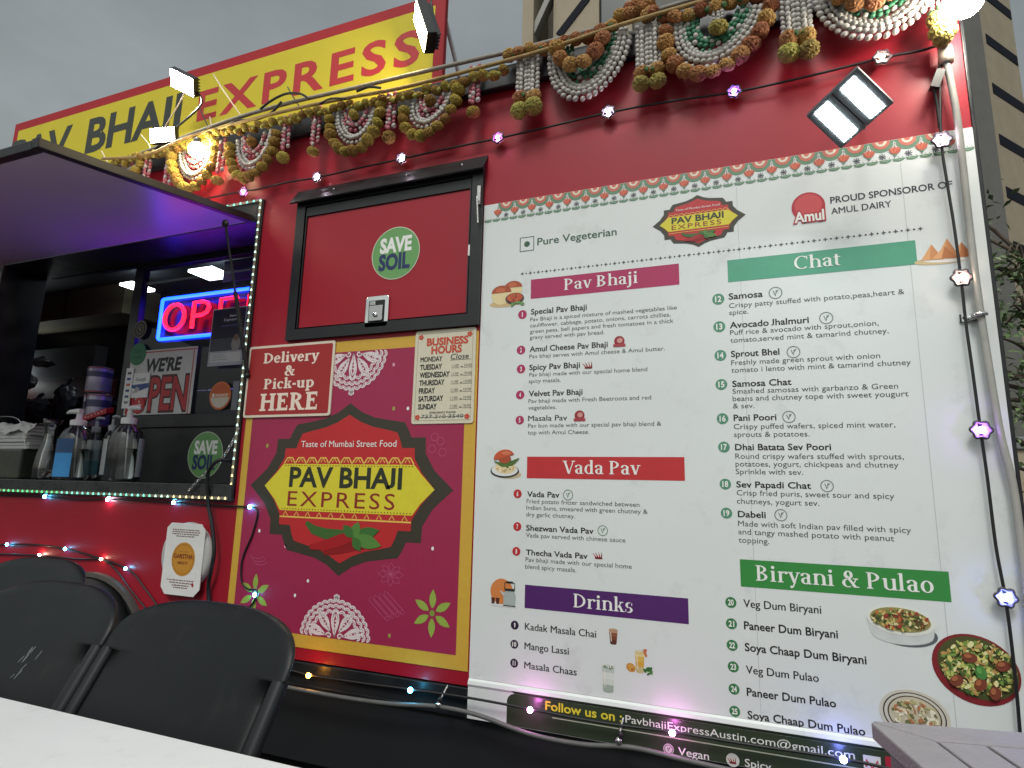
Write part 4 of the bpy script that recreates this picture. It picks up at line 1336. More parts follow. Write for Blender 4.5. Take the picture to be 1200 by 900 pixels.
g.disc(fx0+fw_*.82, fz0+fh_*.16, .007, .010, -0.0305, ink(170, 50, 50), 12)
g.build('lettering', fl)

# ------------------------------------------------------------------ sign on the roof
SY = 0.15
sx0, sx1 = P(15, 165, SY).x, P(520.5, 40, SY).x
sz1 = (P(320, 49, SY).z+P(492, 0, SY).z+P(21, 148, SY).z)/3
sz0 = 3.06
SBZ = HZ_(320, 60, 11, SY)
sign = thing('roof_sign', 'long yellow and red roof sign with the truck name standing on the roof edge', 'sign', ((sx0+sx1)/2, SY, sz0))
g = G()
SRED = mat('sign_red', (0.38, 0.018, 0.026), 0.6, spec=.25, var=0.05, vscale=4)
SYEL = mat('sign_yellow', (0.62, 0.52, 0.035), 0.6, spec=.25, var=0.05, vscale=4, bump=0.02, bscale=6)
g.box((sx0, SY, sz0), (sx1, SY+0.03, sz1), SRED)
g.rect(sx0+SBZ*.8, sz0+SBZ*.5, sx1-SBZ*.9, sz1-SBZ, SY-0.001, SYEL)
g.build('board', sign)
g = G()
PLS = SY-0.001
zb = (P(98, 181, PLS).z+P(207, 149, PLS).z)/2
cap = (P(105, 143, PLS).z-P(98, 181, PLS).z)
xb0, xb1 = XZ(99, zb, PLS), XZ(210, zb, PLS)
SBL = ink(40, 44, 34)
g.text('BHAJI', xb0, zb, xb1, cap, PLS-0.0008, SBL, .03)
_, _, lo, hi = glyphs('BHAJI', .03)
sxw = (xb1-xb0)/(hi-lo)
_, _, lo2, hi2 = glyphs('PAV', .03)
xe = XZ(76, zb, PLS)+0.03
g.text('PAV', xe-(hi2-lo2)*sxw, zb, xe, cap, PLS-0.0008, SBL, .03)
zb2 = (P(229, 145, PLS).z+P(465, 76, PLS).z)/2
cap2 = (P(487, 32, PLS).z-P(465, 76, PLS).z)
g.text('EXPRESS', XZ(230, zb2, PLS), zb2, XZ(491, zb2, PLS), cap2*.98, PLS-0.0008, ink(178, 30, 36), .024, 1.22)
g.build('lettering', sign)
g = G()
a, b = P(527, 20, SY+.03), P(537, 78, SY+.03)
g.tube([(sx1-.03, SY+.05, sz1-.1), (sx1+.02, SY+.45, TZ1)], 0.012, M['white'])
g.tube([(sx1-.03, SY+.05, sz0+.1), (sx1-.03, SY+.45, TZ1)], 0.012, M['white'])
g.tube([(sx0+.3, SY+.05, sz1-.1), (sx0+.32, SY+.45, TZ1)], 0.012, M['white'])
g.build('back_brace', sign)

# ------------------------------------------------------------------ ropes and flower garlands along the roof edge
GY = -0.075
ropem = mat('tan_rope', (0.36, 0.24, 0.09), 0.7, var=0.25, vscale=40, bump=0.4, bscale=300)
greyrope = mat('grey_rope', (0.30, 0.28, 0.24), 0.7, var=0.25, vscale=40, bump=0.4, bscale=300)
def smooth(pts, n=6):
    pts = [V(p) for p in pts]
    out_ = []
    for i in range(len(pts)-1):
        p0, p1, p2, p3 = pts[max(i-1, 0)], pts[i], pts[i+1], pts[min(i+2, len(pts)-1)]
        for k in range(n):
            t = k/n
            out_.append(0.5*((2*p1)+(p2-p0)*t+(2*p0-5*p1+4*p2-p3)*t*t+(3*p1-p0-3*p2+p3)*t*t*t))
    out_.append(pts[-1])
    return out_
def pp(lst, y):
    return [P(a, b, y) if len((a, b)) == 2 else None for a, b in lst]
g = G()
g.tube(smooth(pp([(120, 186), (170, 182), (215, 163), (262, 149), (330, 131), (400, 116), (470, 103), (560, 80), (640, 58), (715, 33), (800, 8), (900, -20)], GY-0.035)), 0.0085, ropem)
tag(g.build('tan_rope'), 'tan rope tied along the roof edge in front of the marigolds', 'rope')
g = G()
g.tube(smooth(pp([(150, 186), (255, 146), (330, 123), (420, 102), (500, 83), (560, 69), (620, 55), (715, 29), (800, 3), (900, -24)], GY+0.01)), 0.0095, greyrope)
tag(g.build('grey_rope'), 'grey rope running behind the marigolds above the tan one', 'rope')
for k, lst in enumerate(([(305, 128), (318, 118), (335, 110), (352, 110), (362, 116)], [(268, 146), (280, 141), (300, 140), (318, 132), (330, 119)], [(375, 122), (388, 116), (405, 116)], [(418, 107), (432, 102), (446, 103)])):
    g = G()
    g.tube(smooth(pp(lst, GY-0.02-0.01*k)), 0.006, M['cable'])
    tag(g.build('cable_loop'), ('black cable loop bulging highest above the tan rope below the X', 'black cable loop lying low left of the letter X below the roof sign', 'short black cable loop over the rope below the letter R', 'short black cable loop over the rope below the last E')[k], 'cable', 'black cable loops lying on the roof edge')

def marigold_mesh(name, seed, m, n=4):
    bm = bmesh.new()
    bmesh.ops.create_icosphere(bm, subdivisions=n, radius=1.0)
    rn_ = random.Random(seed)
    dirs = []
    for i in range(150):
        z = 1-2*(i+.5)/150; a = i*2.39996+rn_.uniform(-.2, .2)
        dirs.append(V((math.sqrt(1-z*z)*math.cos(a), math.sqrt(1-z*z)*math.sin(a), z)))
    for v in bm.verts:
        d = v.co.normalized()
        q = max(d.dot(x) for x in dirs)
        v.co = d*(0.80+0.26*max(0, (q-.965)/.035)+rn_.uniform(-.05, .05)-.10*max(0, abs(d.z)-.7)/.3)
        v.co.z *= .78
    me = bpy.data.meshes.new(name)
    bm.to_mesh(me)
    bm.free()
    me.materials.append(m)
    return me
mg_y = mat('marigold_ochre', (0.30, 0.205, 0.052), 0.95, var=0.45, vscale=2.2, rnd=0.2, spec=.15)
mg_o = mat('marigold_orange', (0.37, 0.185, 0.08), 0.95, var=0.45, vscale=2.2, rnd=0.2, spec=.15)
mg_g = mat('marigold_olive', (0.30, 0.25, 0.075), 0.95, var=0.45, vscale=2.2, rnd=0.2, spec=.15)
leafm = mat('cloth_leaf', (0.05, 0.13, 0.04), 0.7, var=0.3, vscale=30)
MGM = {c: [marigold_mesh('marigold', 10*i+j, m) for j in range(3)] for i, (c, m) in enumerate((('y', mg_y), ('o', mg_o), ('g', mg_g)))}
bead_w = mat('white_bead', (0.48, 0.455, 0.42), 0.5, var=0.2, vscale=60)
bead_p = mat('pink_bead', (0.42, 0.12, 0.15), 0.5, var=0.2, vscale=60)
bead_g = mat('green_bead', (0.035, 0.17, 0.085), 0.5, var=0.2, vscale=60)
rm_ = random.Random(11)
def marigold(parent, c, p, r):
    o = bpy.data.objects.new('marigold', MGM[c][rm_.randrange(3)])
    link(o, parent)
    o.location = V(p)-OFF[parent.name]
    o.rotation_euler = (rm_.uniform(-.5, .5), rm_.uniform(-.5, .5), rm_.uniform(0, 6.28))
    s_ = r*rm_.uniform(.9, 1.1)
    o.scale = (s_, s_*.95, s_*1.0)
    return o
def along(path, step, start=0.0):
    out_ = []; acc = start
    for a, b in zip(path[:-1], path[1:]):
        l_ = (b-a).length
        while acc <= l_:
            out_.append((a+(b-a)*(acc/l_), (b-a).normalized())); acc += step
        acc -= l_
    return out_
def strand(parent, path, cols, rows=3, r=0.0075, wd=0.034, name='bead_strand'):
    g = G()
    for k, (p, t) in enumerate(along(path, r*1.72)):
        n_ = t.cross(V((0, 1, 0))).normalized()
        for j in range(rows):
            u = (j-(rows-1)/2)/max(1, (rows-1)/2)
            q = p+n_*(u*wd/2)-t*abs(u)*r*1.3+V((0, -(1-abs(u))*r*.9+rm_.uniform(-.001, .001), 0))
            m = cols[(k//1+j) % len(cols)] if len(cols) > 1 else cols[0]
            d = (t*.8-n_*u*.7).normalized()
            rot = V((0, 0, 1)).rotation_difference(d)
            f_ = rm_.uniform(.88, 1.1)
            g.ell(q+V((rm_.uniform(-.0012, .0012), 0, rm_.uniform(-.0012, .0012))), r*.82*f_, r*.82*f_, r*1.02*f_, m, 8, 6, rot)
    return g.build(name, parent)
def ucurve(A, B, C, n=40, pw=1.0):
    A, B, C = V(A), V(B), V(C)
    mid_ = (A+C)/2
    dep = B-mid_
    return [A.lerp(C, (1-math.cos(math.pi*i/n))/2)+dep*(math.sin(math.pi*i/n)**pw) for i in range(n+1)]
def scaled(path, A, C, f, lift=0.0):
    m_ = (V(A)+V(C))/2
    return [m_+(p-m_)*f+V((0, 0.006, lift)) for p in path]
swl = 'marigold swags hung along the roof edge'
def swag_left(label, a, b, c, r=0.0295, pw=1.0, st=0.047):
    A, B, C = P(*a, GY), P(*b, GY), P(*c, GY)
    t = thing('flower_swag', label, 'garland', (A+C)/2, group=swl)
    path = ucurve(A, B, C, pw=pw)
    for p, _ in along(path, st, 0.01):
        marigold(t, 'y', p+V((0, -.012+rm_.uniform(-.006, .006), 0)), r)
    strand(t, scaled(path, A, C, .70, .012), [bead_w], 3, .0116, .036)
    strand(t, scaled(path, A, C, .44, .02), [bead_p, bead_p, bead_w], 3, .0112, .034)
    m_ = (A+C)/2
    marigold(t, 'y', m_+(B-m_)*.14+V((0, -.02, 0)), r*.9)
    return t
swag_left('ochre marigold swag lit by the round bulb at the left end of the row', (204, 184), (229, 221), (256, 166))
swag_left('ochre marigold swag with pink beads, right of the lit one', (272, 172), (294, 209), (327, 152))
swag_left('ochre marigold swag with white and pink beads above the left end of the storage door', (388, 139), (415, 179), (449, 122))
swag_left('ochre marigold swag nearest the roof sign end, above the storage door middle', (475, 130), (502, 158), (541, 99))
sw0 = swag_left('small half hidden marigold swag behind the raised hatch corner', (133, 197), (150, 206), (170, 187), r=.026)
def swag_right(label, a, b, c, order, r=0.0335):
    A, B, C = P(*a, GY), P(*b, GY), P(*c, GY)
    t = thing('flower_swag', label, 'garland', (A+C)/2, group=swl)
    path = ucurve(A, B, C, 50)
    if order == 'out':          # marigolds outside, then white, then green beads
        for k, (p, _) in enumerate(along(path, .054, 0.01)):
            marigold(t, 'o', p+V((0, -.012, 0)), r)
        strand(t, scaled(path, A, C, .76, .008), [bead_w], 4, .0128, .058)
        strand(t, scaled(path, A, C, .52, .012), [bead_g, bead_g, bead_w, bead_g], 4, .0122, .052)
        m_ = (A+C)/2
        strand(t, [m_+V((0, -.02, -.01)), m_+V((0, -.02, -.05))], [bead_w], 3, .008, .03)
        marigold(t, 'g', m_+V((0, -.03, -.075)), r)
    else:                       # white beads outside, green inside, marigolds draped above
        strand(t, path, [bead_w], 4, .0128, .058)
        strand(t, scaled(path, A, C, .72, .01), [bead_g, bead_w, bead_g, bead_g], 4, .0122, .054)
        m_ = (A+C)/2
        q = scaled(path, A, C, .56, 0.0)
        q = [p+V((-.05*(1-i/len(q)), -.05, 0)) for i, p in enumerate(q)]
        for p, _ in along(q, .058, 0.01):
            marigold(t, 'o', p, r)
    return t
swag_right('swag of white beads with orange marigolds draped above it, over the menu left edge', (652, 66), (688, 106), (731, 32), 'in')
swag_right('widest swag, orange marigolds outside white and green beads', (781, 36), (832, 87), (905, 0), 'out')
swag_right('white beaded swag cut by the top of the frame, near the right floodlight', (965, -8), (1030, 34), (1085, -35), 'in')
tsl = 'bead tassels hanging between the swags'
def tassel(label, px, py0, py1, pball, cols, pair=0, balls='y'):
    A = P(px, py0, GY)
    t = thing('bead_tassel', label, 'tassel', A, group=tsl)
    if pair:
        xs = [(-.026), .026]
    else:
        xs = [0]
    b0 = P(px, py1, GY); bl = P(px, pball, GY) if pball else None
    for dx in xs:
        d = V((dx, 0, 0))
        strand(t, [A+d, V((A.x, A.y, b0.z))+d], cols, 3, .0122, .036)
        if bl is not None:
            if pair:
                marigold(t, 'o', V((A.x+dx*1.12, A.y-.008, bl.z+.052+rm_.uniform(-.006, .006))), .034)
                marigold(t, 'g', V((A.x+dx*1.25, A.y-.012, bl.z+rm_.uniform(-.01, .006))), .038)
            else:
                marigold(t, 'y', V((A.x+dx, A.y-.006, bl.z)), .030)
    if pair:
        g = G()
        for k in range(7):
            a = k*.9
            c_ = V((A.x+.03*math.cos(a), A.y-.02+.015*math.sin(a), b0.z-.004))
            g.ell(c_, .014, .006, .008, leafm, 6, 4, Quaternion((0, 1, 0), a))
        g.build('leaf_collar', t)
PW = [bead_p, bead_w, bead_p]
tassel('pink bead tassel farthest left, cut off by the hatch edge', 174.5, 184, 212, None, PW)
tassel('pink bead tassel second from the hatch, left of the round bulb', 199.5, 184, 222, None, PW)
tassel('pink bead tassel with an ochre marigold right of the round bulb', 261, 168, 203, 211, PW)
tassel('pink bead tassel right of the second full marigold swag', 337, 140, 176, 184.5, PW)
tassel('pink bead tassel left of the swag over the storage door corner', 372, 130, 171, 177.5, PW)
tassel('pink bead tassel between the two swags above the storage door', 459.5, 114, 152, 161, PW)
tassel('pink bead tassel right of the storage door, beside the last ochre swag', 557, 82, 123, 132, PW)
tassel('double white tassel left of the first white beaded swag', 619, 68, 115, 129, [bead_w], 1)
tassel('double white tassel between the first white swag and the widest swag', 760, 34, 86, 100, [bead_w], 1)
tassel('double white tassel between the widest swag and the right floodlight', 930, -18, 45, 62, [bead_w], 1)
# the continuous rows of flowers on the rope
for lab, lst, c, r, st in (('row of small ochre marigolds strung along the roof edge below the roof sign', [(135, 190), (190, 180), (245, 163), (262, 156), (330, 143), (400, 126), (480, 113), (560, 92), (600, 82)], 'y', .0255, .047),
                           ('row of orange marigolds strung along the roof edge over the menu', [(597, 66), (640, 54), (700, 38), (722, 24), (735, 10), (757, 14), (790, 20), (830, 10), (900, -12)], 'o', .030, .050),
                           ('bunch of orange marigolds piled at the top over the double tassel', [(738, 18), (748, 4), (757, 2), (760, 16), (748, 22)], 'o', .036, .05)):
    path = smooth(pp(lst, GY-0.012))
    t = thing('marigold_row', lab, 'garland', path[len(path)//2])
    for p, _ in along(path, st):
        marigold(t, c, p+V((0, rm_.uniform(-.014, .01), rm_.uniform(-.008, .008))), r)
    g = G()
    for p, tt in along(path, .06, .03):
        g.ell(p+V((0, -.012, -.012)), .014, .010, .012, leafm if c == 'o' else mg_g, 7, 5)
    g.build('leaf_string', t)
# bunch at the right top corner
q = P(1105, 34, GY)
t = thing('corner_tassel', 'bunched white and olive tassel lit by the globe bulb at the truck corner', 'tassel', q)
strand(t, [P(1098, -20, GY), P(1099, 16, GY)], [bead_w], 3, .008, .03)
strand(t, [P(1112, -20, GY), P(1112, 16, GY)], [bead_w], 3, .008, .03)
for px, py, c in ((1097, 24, 'g'), (1111, 23, 'g'), (1099, 36, 'g'), (1110, 37, 'g'), (1105, 44, 'g')):
    marigold(t, c, P(px, py, GY-.015), .032)
g = G()
for k in range(9):
    a = k*.7
    g.ell(P(1105, 17, GY)+V((.035*math.cos(a), -.015+.02*math.sin(a), .01*math.sin(3*a))), .016, .007, .009, leafm, 6, 4, Quaternion((0, 1, 0), a))
g.build('leaf_collar', t)

# ------------------------------------------------------------------ lamps
def emis(name, col, s):
    return mat(name, (0.8, 0.8, 0.8), 0.5, emit=col, es=s)
lampw = emis('warm_lamp', (1.0, 0.82, 0.48), 110)
lampn = emis('white_lamp', (1.0, 0.94, 0.80), 110)
lampc = emis('cool_lamp', (0.88, 0.98, 1.0), 90)
bez = mat('grey_bezel', (0.09, 0.10, 0.105), 0.45, var=.1, vscale=30)
def flood(label, c, nrm, upv, w_, h_, em, heads=1, depth=.035, stalk=None, gap=.02):
    c = V(c); n_ = V(nrm).normalized()
    u_ = (V(upv)-n_*V(upv).dot(n_)).normalized(); s_ = u_.cross(n_).normalized()
    t = thing('floodlight', label, 'lamp', c, group='lamps fixed along the roof edge')
    for k in range(heads):
        o_ = s_*((k-(heads-1)/2)*(w_+gap))
        cc = c+o_
        g = G()
        g.obox(cc-n_*(depth/2+.002), s_*(w_/2+(.005 if heads == 1 else .021)), u_*(h_/2+(.005 if heads == 1 else .012)), n_*(depth/2), M['black'] if heads == 1 else bez)
        for j in range(5):
            g.obox(cc-n_*(depth+.012)+s_*((j-2)*w_/5.5), s_*.003, u_*(h_/2), n_*.011, M['black'])
        hd = g.build('housing', t, 0.004)
        g = G()
        vs = [cc+s_*(i*w_/2)+u_*(j*h_/2)-n_*.0005 for i, j in ((-1, -1), (1, -1), (1, 1), (-1, 1))]
        g.add(vs, [(0, 1, 2, 3)], em)
        g.build('lens', hd)
    if stalk:
        g = G()
        g.tube(smooth([c-n_*(depth+.01)]+[V(x) for x in stalk]), 0.006, M['black'])
        g.ell(c-n_*(depth+.012), .02, .02, .02, M['black'])
        g.build('bracket', t)
    return t
# pair of heads over the menu
c = P(995, 129, -0.30)
flood('twin head white floodlight glaring in front of the red panel above the menu', c, V((-.10, -.66, -.72)), P(987, 104, -.3)-P(1016, 138, -.3), .046, .132, lampc, 2, .03,
      [P(1012, 150, -.18), P(1012, 125, -.05), P(1014, 112, -.012)], .044)
# lamp in front of the sign, above the J
c = P(213, 97, -0.02)
flood('lamp with a white lens in front of the roof sign between its two words', c, V((-.05, -.72, -.70)), P(198, 80, -.02)-P(230, 112, -.02), .10, .15, lampn, 1, .04, [P(228, 104, .05), P(236, 122, .03), P(206, 150, GY)])
c = P(190, 158, -0.11)
flood('low wide lamp clipped to the rope below the letter A', c, V((.2, -1, -.25)), V((.05, -.25, 1)), .15, .075, lampn, 1, .03, [P(186, 172, GY), P(176, 178, GY)])
c = P(492, 31, -0.10)
flood('black lamp seen from the side shining on the end of the roof sign', c, V((-.80, -.62, -.30)), V((-.25, .0, 1)), .11, .19, lampw, 1, .05, [P(508, 40, -.05), P(507, 15, .0), P(503, -10, .02)])
def bulb(label, c, r, em, neck):
    t = thing('light_bulb', label, 'lamp', c, group='lamps fixed along the roof edge')
    g = G()
    d = (V(neck)-V(c)).normalized()
    g.ell(c, r, r, r, em, 20, 14)
    g.build('globe', t)
    g = G()
    g.lathe(V(c)+d*r*.9, [(r*.55, 0), (r*.5, r*.5), (r*.42, r*.9), (0, r*.95)], M['black'], 16, axis=d)
    g.build('socket', t)
bulb('round warm bulb glowing in front of the first marigold swag', P(231, 176, -.14), .042, lampw, P(232, 150, -.12))
bulb('large globe bulb glowing at the top right corner of the truck', P(1131, 1, -.16), .051, lampn, P(1120, -40, -.12))

# cable ties and stays sticking up from the ropes
for k, (lst, m) in enumerate((([(250, 87), (268, 115), (284, 138)], M['cream']), ([(217, 108), (206, 128), (193, 149)], M['cream']), ([(246, 137), (249, 155)], M['cream']),
                              ([(165, 158), (176, 174), (164, 187)], M['cream']), ([(233, 124), (240, 140), (248, 157)], M['cable']), ([(337, 102), (345, 116), (355, 131)], M['cable']), ([(119, 177), (126, 190)], M['cream']))):
    g = G()
    g.tube(smooth(pp(lst, -0.03)), 0.0035, m, 6)
    tag(g.build('cable_tie'), ('long white cable tie sticking up across the letter X', 'white cable tie between the two left lamps', 'short white cable tie above the round bulb', 'bent white cable tie below the low wide lamp', 'thin black tie end crossing the first E', 'thin black tie end under the letter R', 'tiny white cable tie just above the hatch edge')[k], 'cable tie', 'cable ties on the roof ropes')

# ------------------------------------------------------------------ light strings
def glow(name, c, s, sample=True):
    return mat(name, (0.06, 0.06, 0.06), 0.4, emit=c, es=s, sample=sample)
GL = {'w': glow('bulb_white', (1, .80, 1), 90), 'p': glow('bulb_pink', (1, .22, .85), 100), 'v': glow('bulb_violet', (.40, .16, 1), 120), 'b': glow('bulb_ice', (.08, .60, 1), 75),
      'o': glow('bulb_orange', (1, .38, .03), 75), 'k': glow('bulb_blue', (.20, .25, 1), 120), 'y': glow('bulb_warm', (1, .68, .50), 75)}
capm = mat('flower_cap', (0.06, 0.05, 0.065), 0.35, var=0.1, vscale=30)
capd = mat('flower_backing', (0.34, 0.31, 0.36), 0.5, var=0.15, vscale=60)
def string_light(name, label, wires, bulbs, cat='light string', wr=.0045, cap=.024, y0=-.02):
    t = thing(name, label, cat, wires[0][len(wires[0])//2])
    for w_ in wires:
        g = G()
        g.tube(smooth(w_), wr, M['cable'], 7)
        g.build('wire', t)
    for p, c, r in bulbs:
        if cap:
            g = G()
            n = 6
            pts = []
            for i in range(36):
                a = 2*math.pi*i/36
                rr = cap*(1+.13*math.cos(n*a+p.x*37))*(1+.06*math.sin(p.z*51))
                pts.append((p.x+rr*math.cos(a), p.z+rr*math.sin(a)))
            ring = [V((q[0], p.y-.006, q[1])) for q in pts]
            g.tube(ring+[ring[0], ring[1]], .0042, capm, 8, False)
            g.add([(q[0], p.y+.002, q[1]) for q in pts], [tuple(range(len(pts)))], capd)
            cp = g.build('cap', t)
        g = G()
        g.ell(p+V((0, -.008, 0)), r, r*.8, r, GL[c], 12, 8)
        g.build('bulb', t)
    return t
SYP = -0.030
up_w = pp([(225, 236), (285, 224), (300, 222), (340, 213), (372, 208), (420, 197), (471, 186), (530, 173), (584, 162), (650, 147), (713, 132), (790, 118), (860, 108), (940, 91), (1033, 68), (1075, 60), (1100, 53)], SYP)
rt_w = pp([(1100, 53), (1101, 90), (1103, 165), (1110, 215), (1118, 265), (1126, 326), (1132, 380), (1139, 430), (1149, 504), (1157, 560), (1167, 640), (1178, 700), (1186, 760), (1193, 830), (1198, 900)], SYP-.004)
bl = [((286, 225), 'p'), ((372, 208), 'w'), ((471, 186), 'w'), ((584, 162), 'p'), ((713, 132), 'w'), ((860, 108), 'v'), ((1033, 68), 'y')]
br = [((1103, 165), 'w'), ((1126, 326), 'y'), ((1149, 504), 'v'), ((1178, 700), 'k')]
string_light('light_string', 'string of coloured flower lights crossing the red panel and dropping down the menu edge', [up_w, rt_w],
             [(P(*p, SYP), c, .008) for p, c in bl]+[(P(*p, SYP-.004), c, .0095) for p, c in br])
YS = -0.05
lo_w = pp([(300, 770), (330, 782), (363, 791), (420, 800), (482, 808), (545, 817), (590, 825), (621, 831), (700, 846), (788, 858), (880, 873), (987, 889), (1060, 905)], YS)
string_light('light_string', 'string of coloured lights along the bottom of poster and menu', [lo_w],
             [(P(px, py, YS), c, .010) for px, py, c in ((363, 791, 'o'), (482, 808, 'b'), (622, 831, 'p'), (788, 858, 'p'), (988, 889, 'k'))], cap=0.0)
g = G()
hang = smooth(pp([(270, 790), (325, 803), (400, 817), (460, 825), (512, 828), (560, 838), (620, 860), (680, 872), (740, 876), (800, 890), (880, 908)], -0.075))
g.tube(hang, .0085, M['greycable'])
hc_ = g.build('hanging_cable')
tag(hc_, 'thick grey cable sagging in front of the black skirt', 'cable')
for k, (px, py) in enumerate(((514, 826), (725, 868))):
    g = G()
    q = P(px, py, -0.08)
    g.ell(q, .012, .012, .012, M['chrome'], 8, 6)
    g.ell(q+V((.006, 0, .018)), .009, .009, .012, M['cable'], 8, 6)
    g.tube([q+V((0, .01, .012)), q+V((.004, .06, .05))], .004, M['steel'], 6)
    tag(g.build('cable_hook'), ('bright metal hook holding the grey cable below the poster corner', 'bright metal hook holding the grey cable below the green band')[k], 'hook', 'hooks holding the grey cable')
lw = pp([(-40, 578), (0, 580), (54, 582), (90, 585), (128, 585), (170, 587), (205, 589), (250, 592), (294, 594)], -0.010)
lw2 = pp([(294, 594), (302, 599), (296, 625), (284, 655), (283, 680), (290, 690), (301, 692), (298, 704), (288, 716), (270, 735)], -0.010)
string_light('light_string', 'string of ice blue lights under the counter, ending on the poster', [lw, lw2],
             [(P(px, py, -.006), c, .009) for px, py, c in ((54, 582, 'b'), (128, 585, 'w'), (205, 589, 'b'), (294, 594, 'b'), (300, 697, 'b'))], cap=0.0, wr=.004)
l3 = pp([(-60, 636), (0, 638), (40, 638), (78, 643), (110, 652), (150, 667), (170, 690), (186, 712), (200, 730)], -0.009)
l4 = pp([(-60, 648), (0, 649), (48, 651), (90, 655), (120, 656), (136, 668), (152, 690), (170, 712), (190, 735)], -0.009)
string_light('light_string', 'upper blue light string on the red panel behind the chairs', [l3], [(P(px, py, -.006), c, .008) for px, py, c in ((10, 638, 'b'), (78, 643, 'b'), (149, 666, 'b'))], cap=0.0, wr=.004)
string_light('light_string', 'lower warm light string on the red panel behind the chairs', [l4], [(P(px, py, -.006), c, .007) for px, py, c in ((48, 650, 'y'), (120, 655, 'y'))], cap=0.0, wr=.004)

# LED strip round the service window
LEDS = {'g': glow('led_green', (.10, .95, .30), 1.3, False), 'c': glow('led_aqua', (.22, 1, .72), 1.3, False), 'w': glow('led_white', (.62, 1, .84), 1.4, False), 'y': glow('led_warm', (1, .80, .40), 1.4, False)}
led = thing('led_strip', 'strip of small green and white leds round the service window', 'led strip', (WX1, -.02, WZ0))
stripm = mat('strip_tape', (0.30, 0.26, 0.18), 0.5)
g = G()
lx = WX1-.012
g.box((WX0, -.036, WZ0-.003), (lx, -.0325, WZ0+.009), stripm)
g.box((lx-.006, -.019, WZ0+.009), (lx+.006, -.0145, WZ1), stripm)
g.box((-2.72, -.019, WZ1-.012), (lx-.006, -.0145, WZ1), stripm)
g.build('tape', led)
pyr = {}
for k, m in LEDS.items():
    g = G()
    s = .0074
    g.add([(-s, 0, -s*.8), (s, 0, -s*.8), (s*.0, 0, s*1.1), (0, -s*.8, 0)], [(0, 1, 3), (1, 2, 3), (2, 0, 3)], m)
    me = bpy.data.meshes.new('led')
    me.from_pydata([tuple(v) for v in g.v], [], g.f)
    me.materials.append(m)
    pyr[k] = me
def put_led(k, p):
    o = bpy.data.objects.new('led', pyr[k])
    link(o, led)
    o.location = V(p)-OFF[led.name]
n = 52
for i in range(n):
    x = WX0+0.02+(lx-WX0-.03)*i/(n-1)
    u = i/(n-1)
    put_led('g' if u < .45 else 'c' if u < .78 else 'w' if u < .84 else 'y', (x, -.0365, WZ0+.003))
for i in range(38):
    put_led('w' if i > 3 else 'y', (lx, -.0195, WZ0+.03+(WZ1-WZ0-.04)*i/37))
for i in range(9):
    put_led('c', (lx-.045-.045*i, -.0195, WZ1-.006))

# neon sign behind the glass
NY = YR+0.05
neon = thing('neon_sign', 'glowing red OPEN lettering in a blue neon frame behind the window', 'neon sign', P(185, 398, NY))
nb = glow('neon_blue', (.003, .030, 1.0), 14)
nr = glow('neon_red', (1.0, .006, .016), 5)
na, nbt = P(190.7, 351, NY), P(185, 398, NY)
nx0 = (na.x+nbt.x)/2; nz0, nz1 = nbt.z, na.z
nh = nz1-nz0
lh = 0.0
unit = XZ(237, (nz0+nz1)/2, NY)-XZ(206.5, (nz0+nz1)/2, NY)     # letter pitch
nx1 = XZ(206.5, (nz0+nz1)/2, NY)+unit*3.0+unit*.72
g = G()
r = nh*.06
fr_ = [V((x, NY, z)) for x, z in rrect(nx0, nz0, nx1, nz1, r, 4)]
g.tube(fr_+[fr_[0], fr_[1]], .010, nb, 10)
g.build('blue_frame', neon)
def letter(strokes, cx):
    g = G()
    for st in strokes:
        pts = [V((cx+u*unit*.40, NY-.012, nz0+nh*(.5+v*.31))) for u, v in st]
        g.tube(pts, .0115, nr, 10)
    g.build('red_letter', neon)
c0_ = XZ(206.5, (nz0+nz1)/2, NY)
letter([[(.95*math.cos(a), math.sin(a)) for a in [R(96+i*346/24) for i in range(25)]]], c0_)
letter([[(-.7, -1), (-.7, 1), (.1, 1), (.55, .85), (.75, .5), (.55, .12), (.1, -.05), (-.5, -.05)]], c0_+unit)
letter([[(.75, 1), (-.7, 1), (-.7, -1), (.75, -1)], [(-.6, 0), (.5, 0)]], c0_+unit*2)
letter([[(-.7, -1), (-.7, 1), (.7, -1), (.7, 1)]], c0_+unit*3)
g = G()
g.box((nx0-.02, NY+.014, nz0-.02), (nx1+.02, NY+.018, nz1+.02), mat('neon_backing', (0.02, 0.02, 0.03), 0.2))
g.build('backing', neon)

# ------------------------------------------------------------------ papers and stickers on the window glass
GLY = YR-0.0135
def card(name, label, cat, tl, tr, br, bl, y, draw=None, base=None, th_=.0012, group=None):
    ps = [P(*q, y) for q in (tl, tr, br, bl)]
    x0, x1 = (ps[0].x+ps[3].x)/2, (ps[1].x+ps[2].x)/2
    z1, z0 = (ps[0].z+ps[1].z)/2, (ps[2].z+ps[3].z)/2
    t = thing(name, label, cat, (x0, y, z0), group=group)
    g = G()
    g.box((x0, y-th_, z0), (x1, y, z1), base or WHT)
    g.build('paper', t)
    if draw:
        g = G()
        draw(g, x0, z0, x1-x0, z1-z0, y-th_-.0006)
        g.build('print', t)
    return t
def d_open(g, x, z, w_, h_, y):
    g.rect(x+.0*w_, z+h_*.955, x+w_, z+h_*.975, y, ink(190, 90, 90))
    g.rect(x+.95*w_, z, x+.965*w_, z+h_*.95, y, ink(190, 90, 90))
    g.text("WE'RE", x+.24*w_, z+h_*.66, x+.78*w_, h_*.19, y, BLK, .04, 1.0, .12)
    rr_ = ink(186, 44, 52)
    g.text('OPEN', x-.02*w_+.05, z+h_*.06, x+.935*w_, h_*.50, y, ink(70, 20, 24), .055)
    g.text('OPEN', x-.02*w_+.053, z+h_*.07, x+.93*w_, h_*.48, y-.0005, rr_, .02)
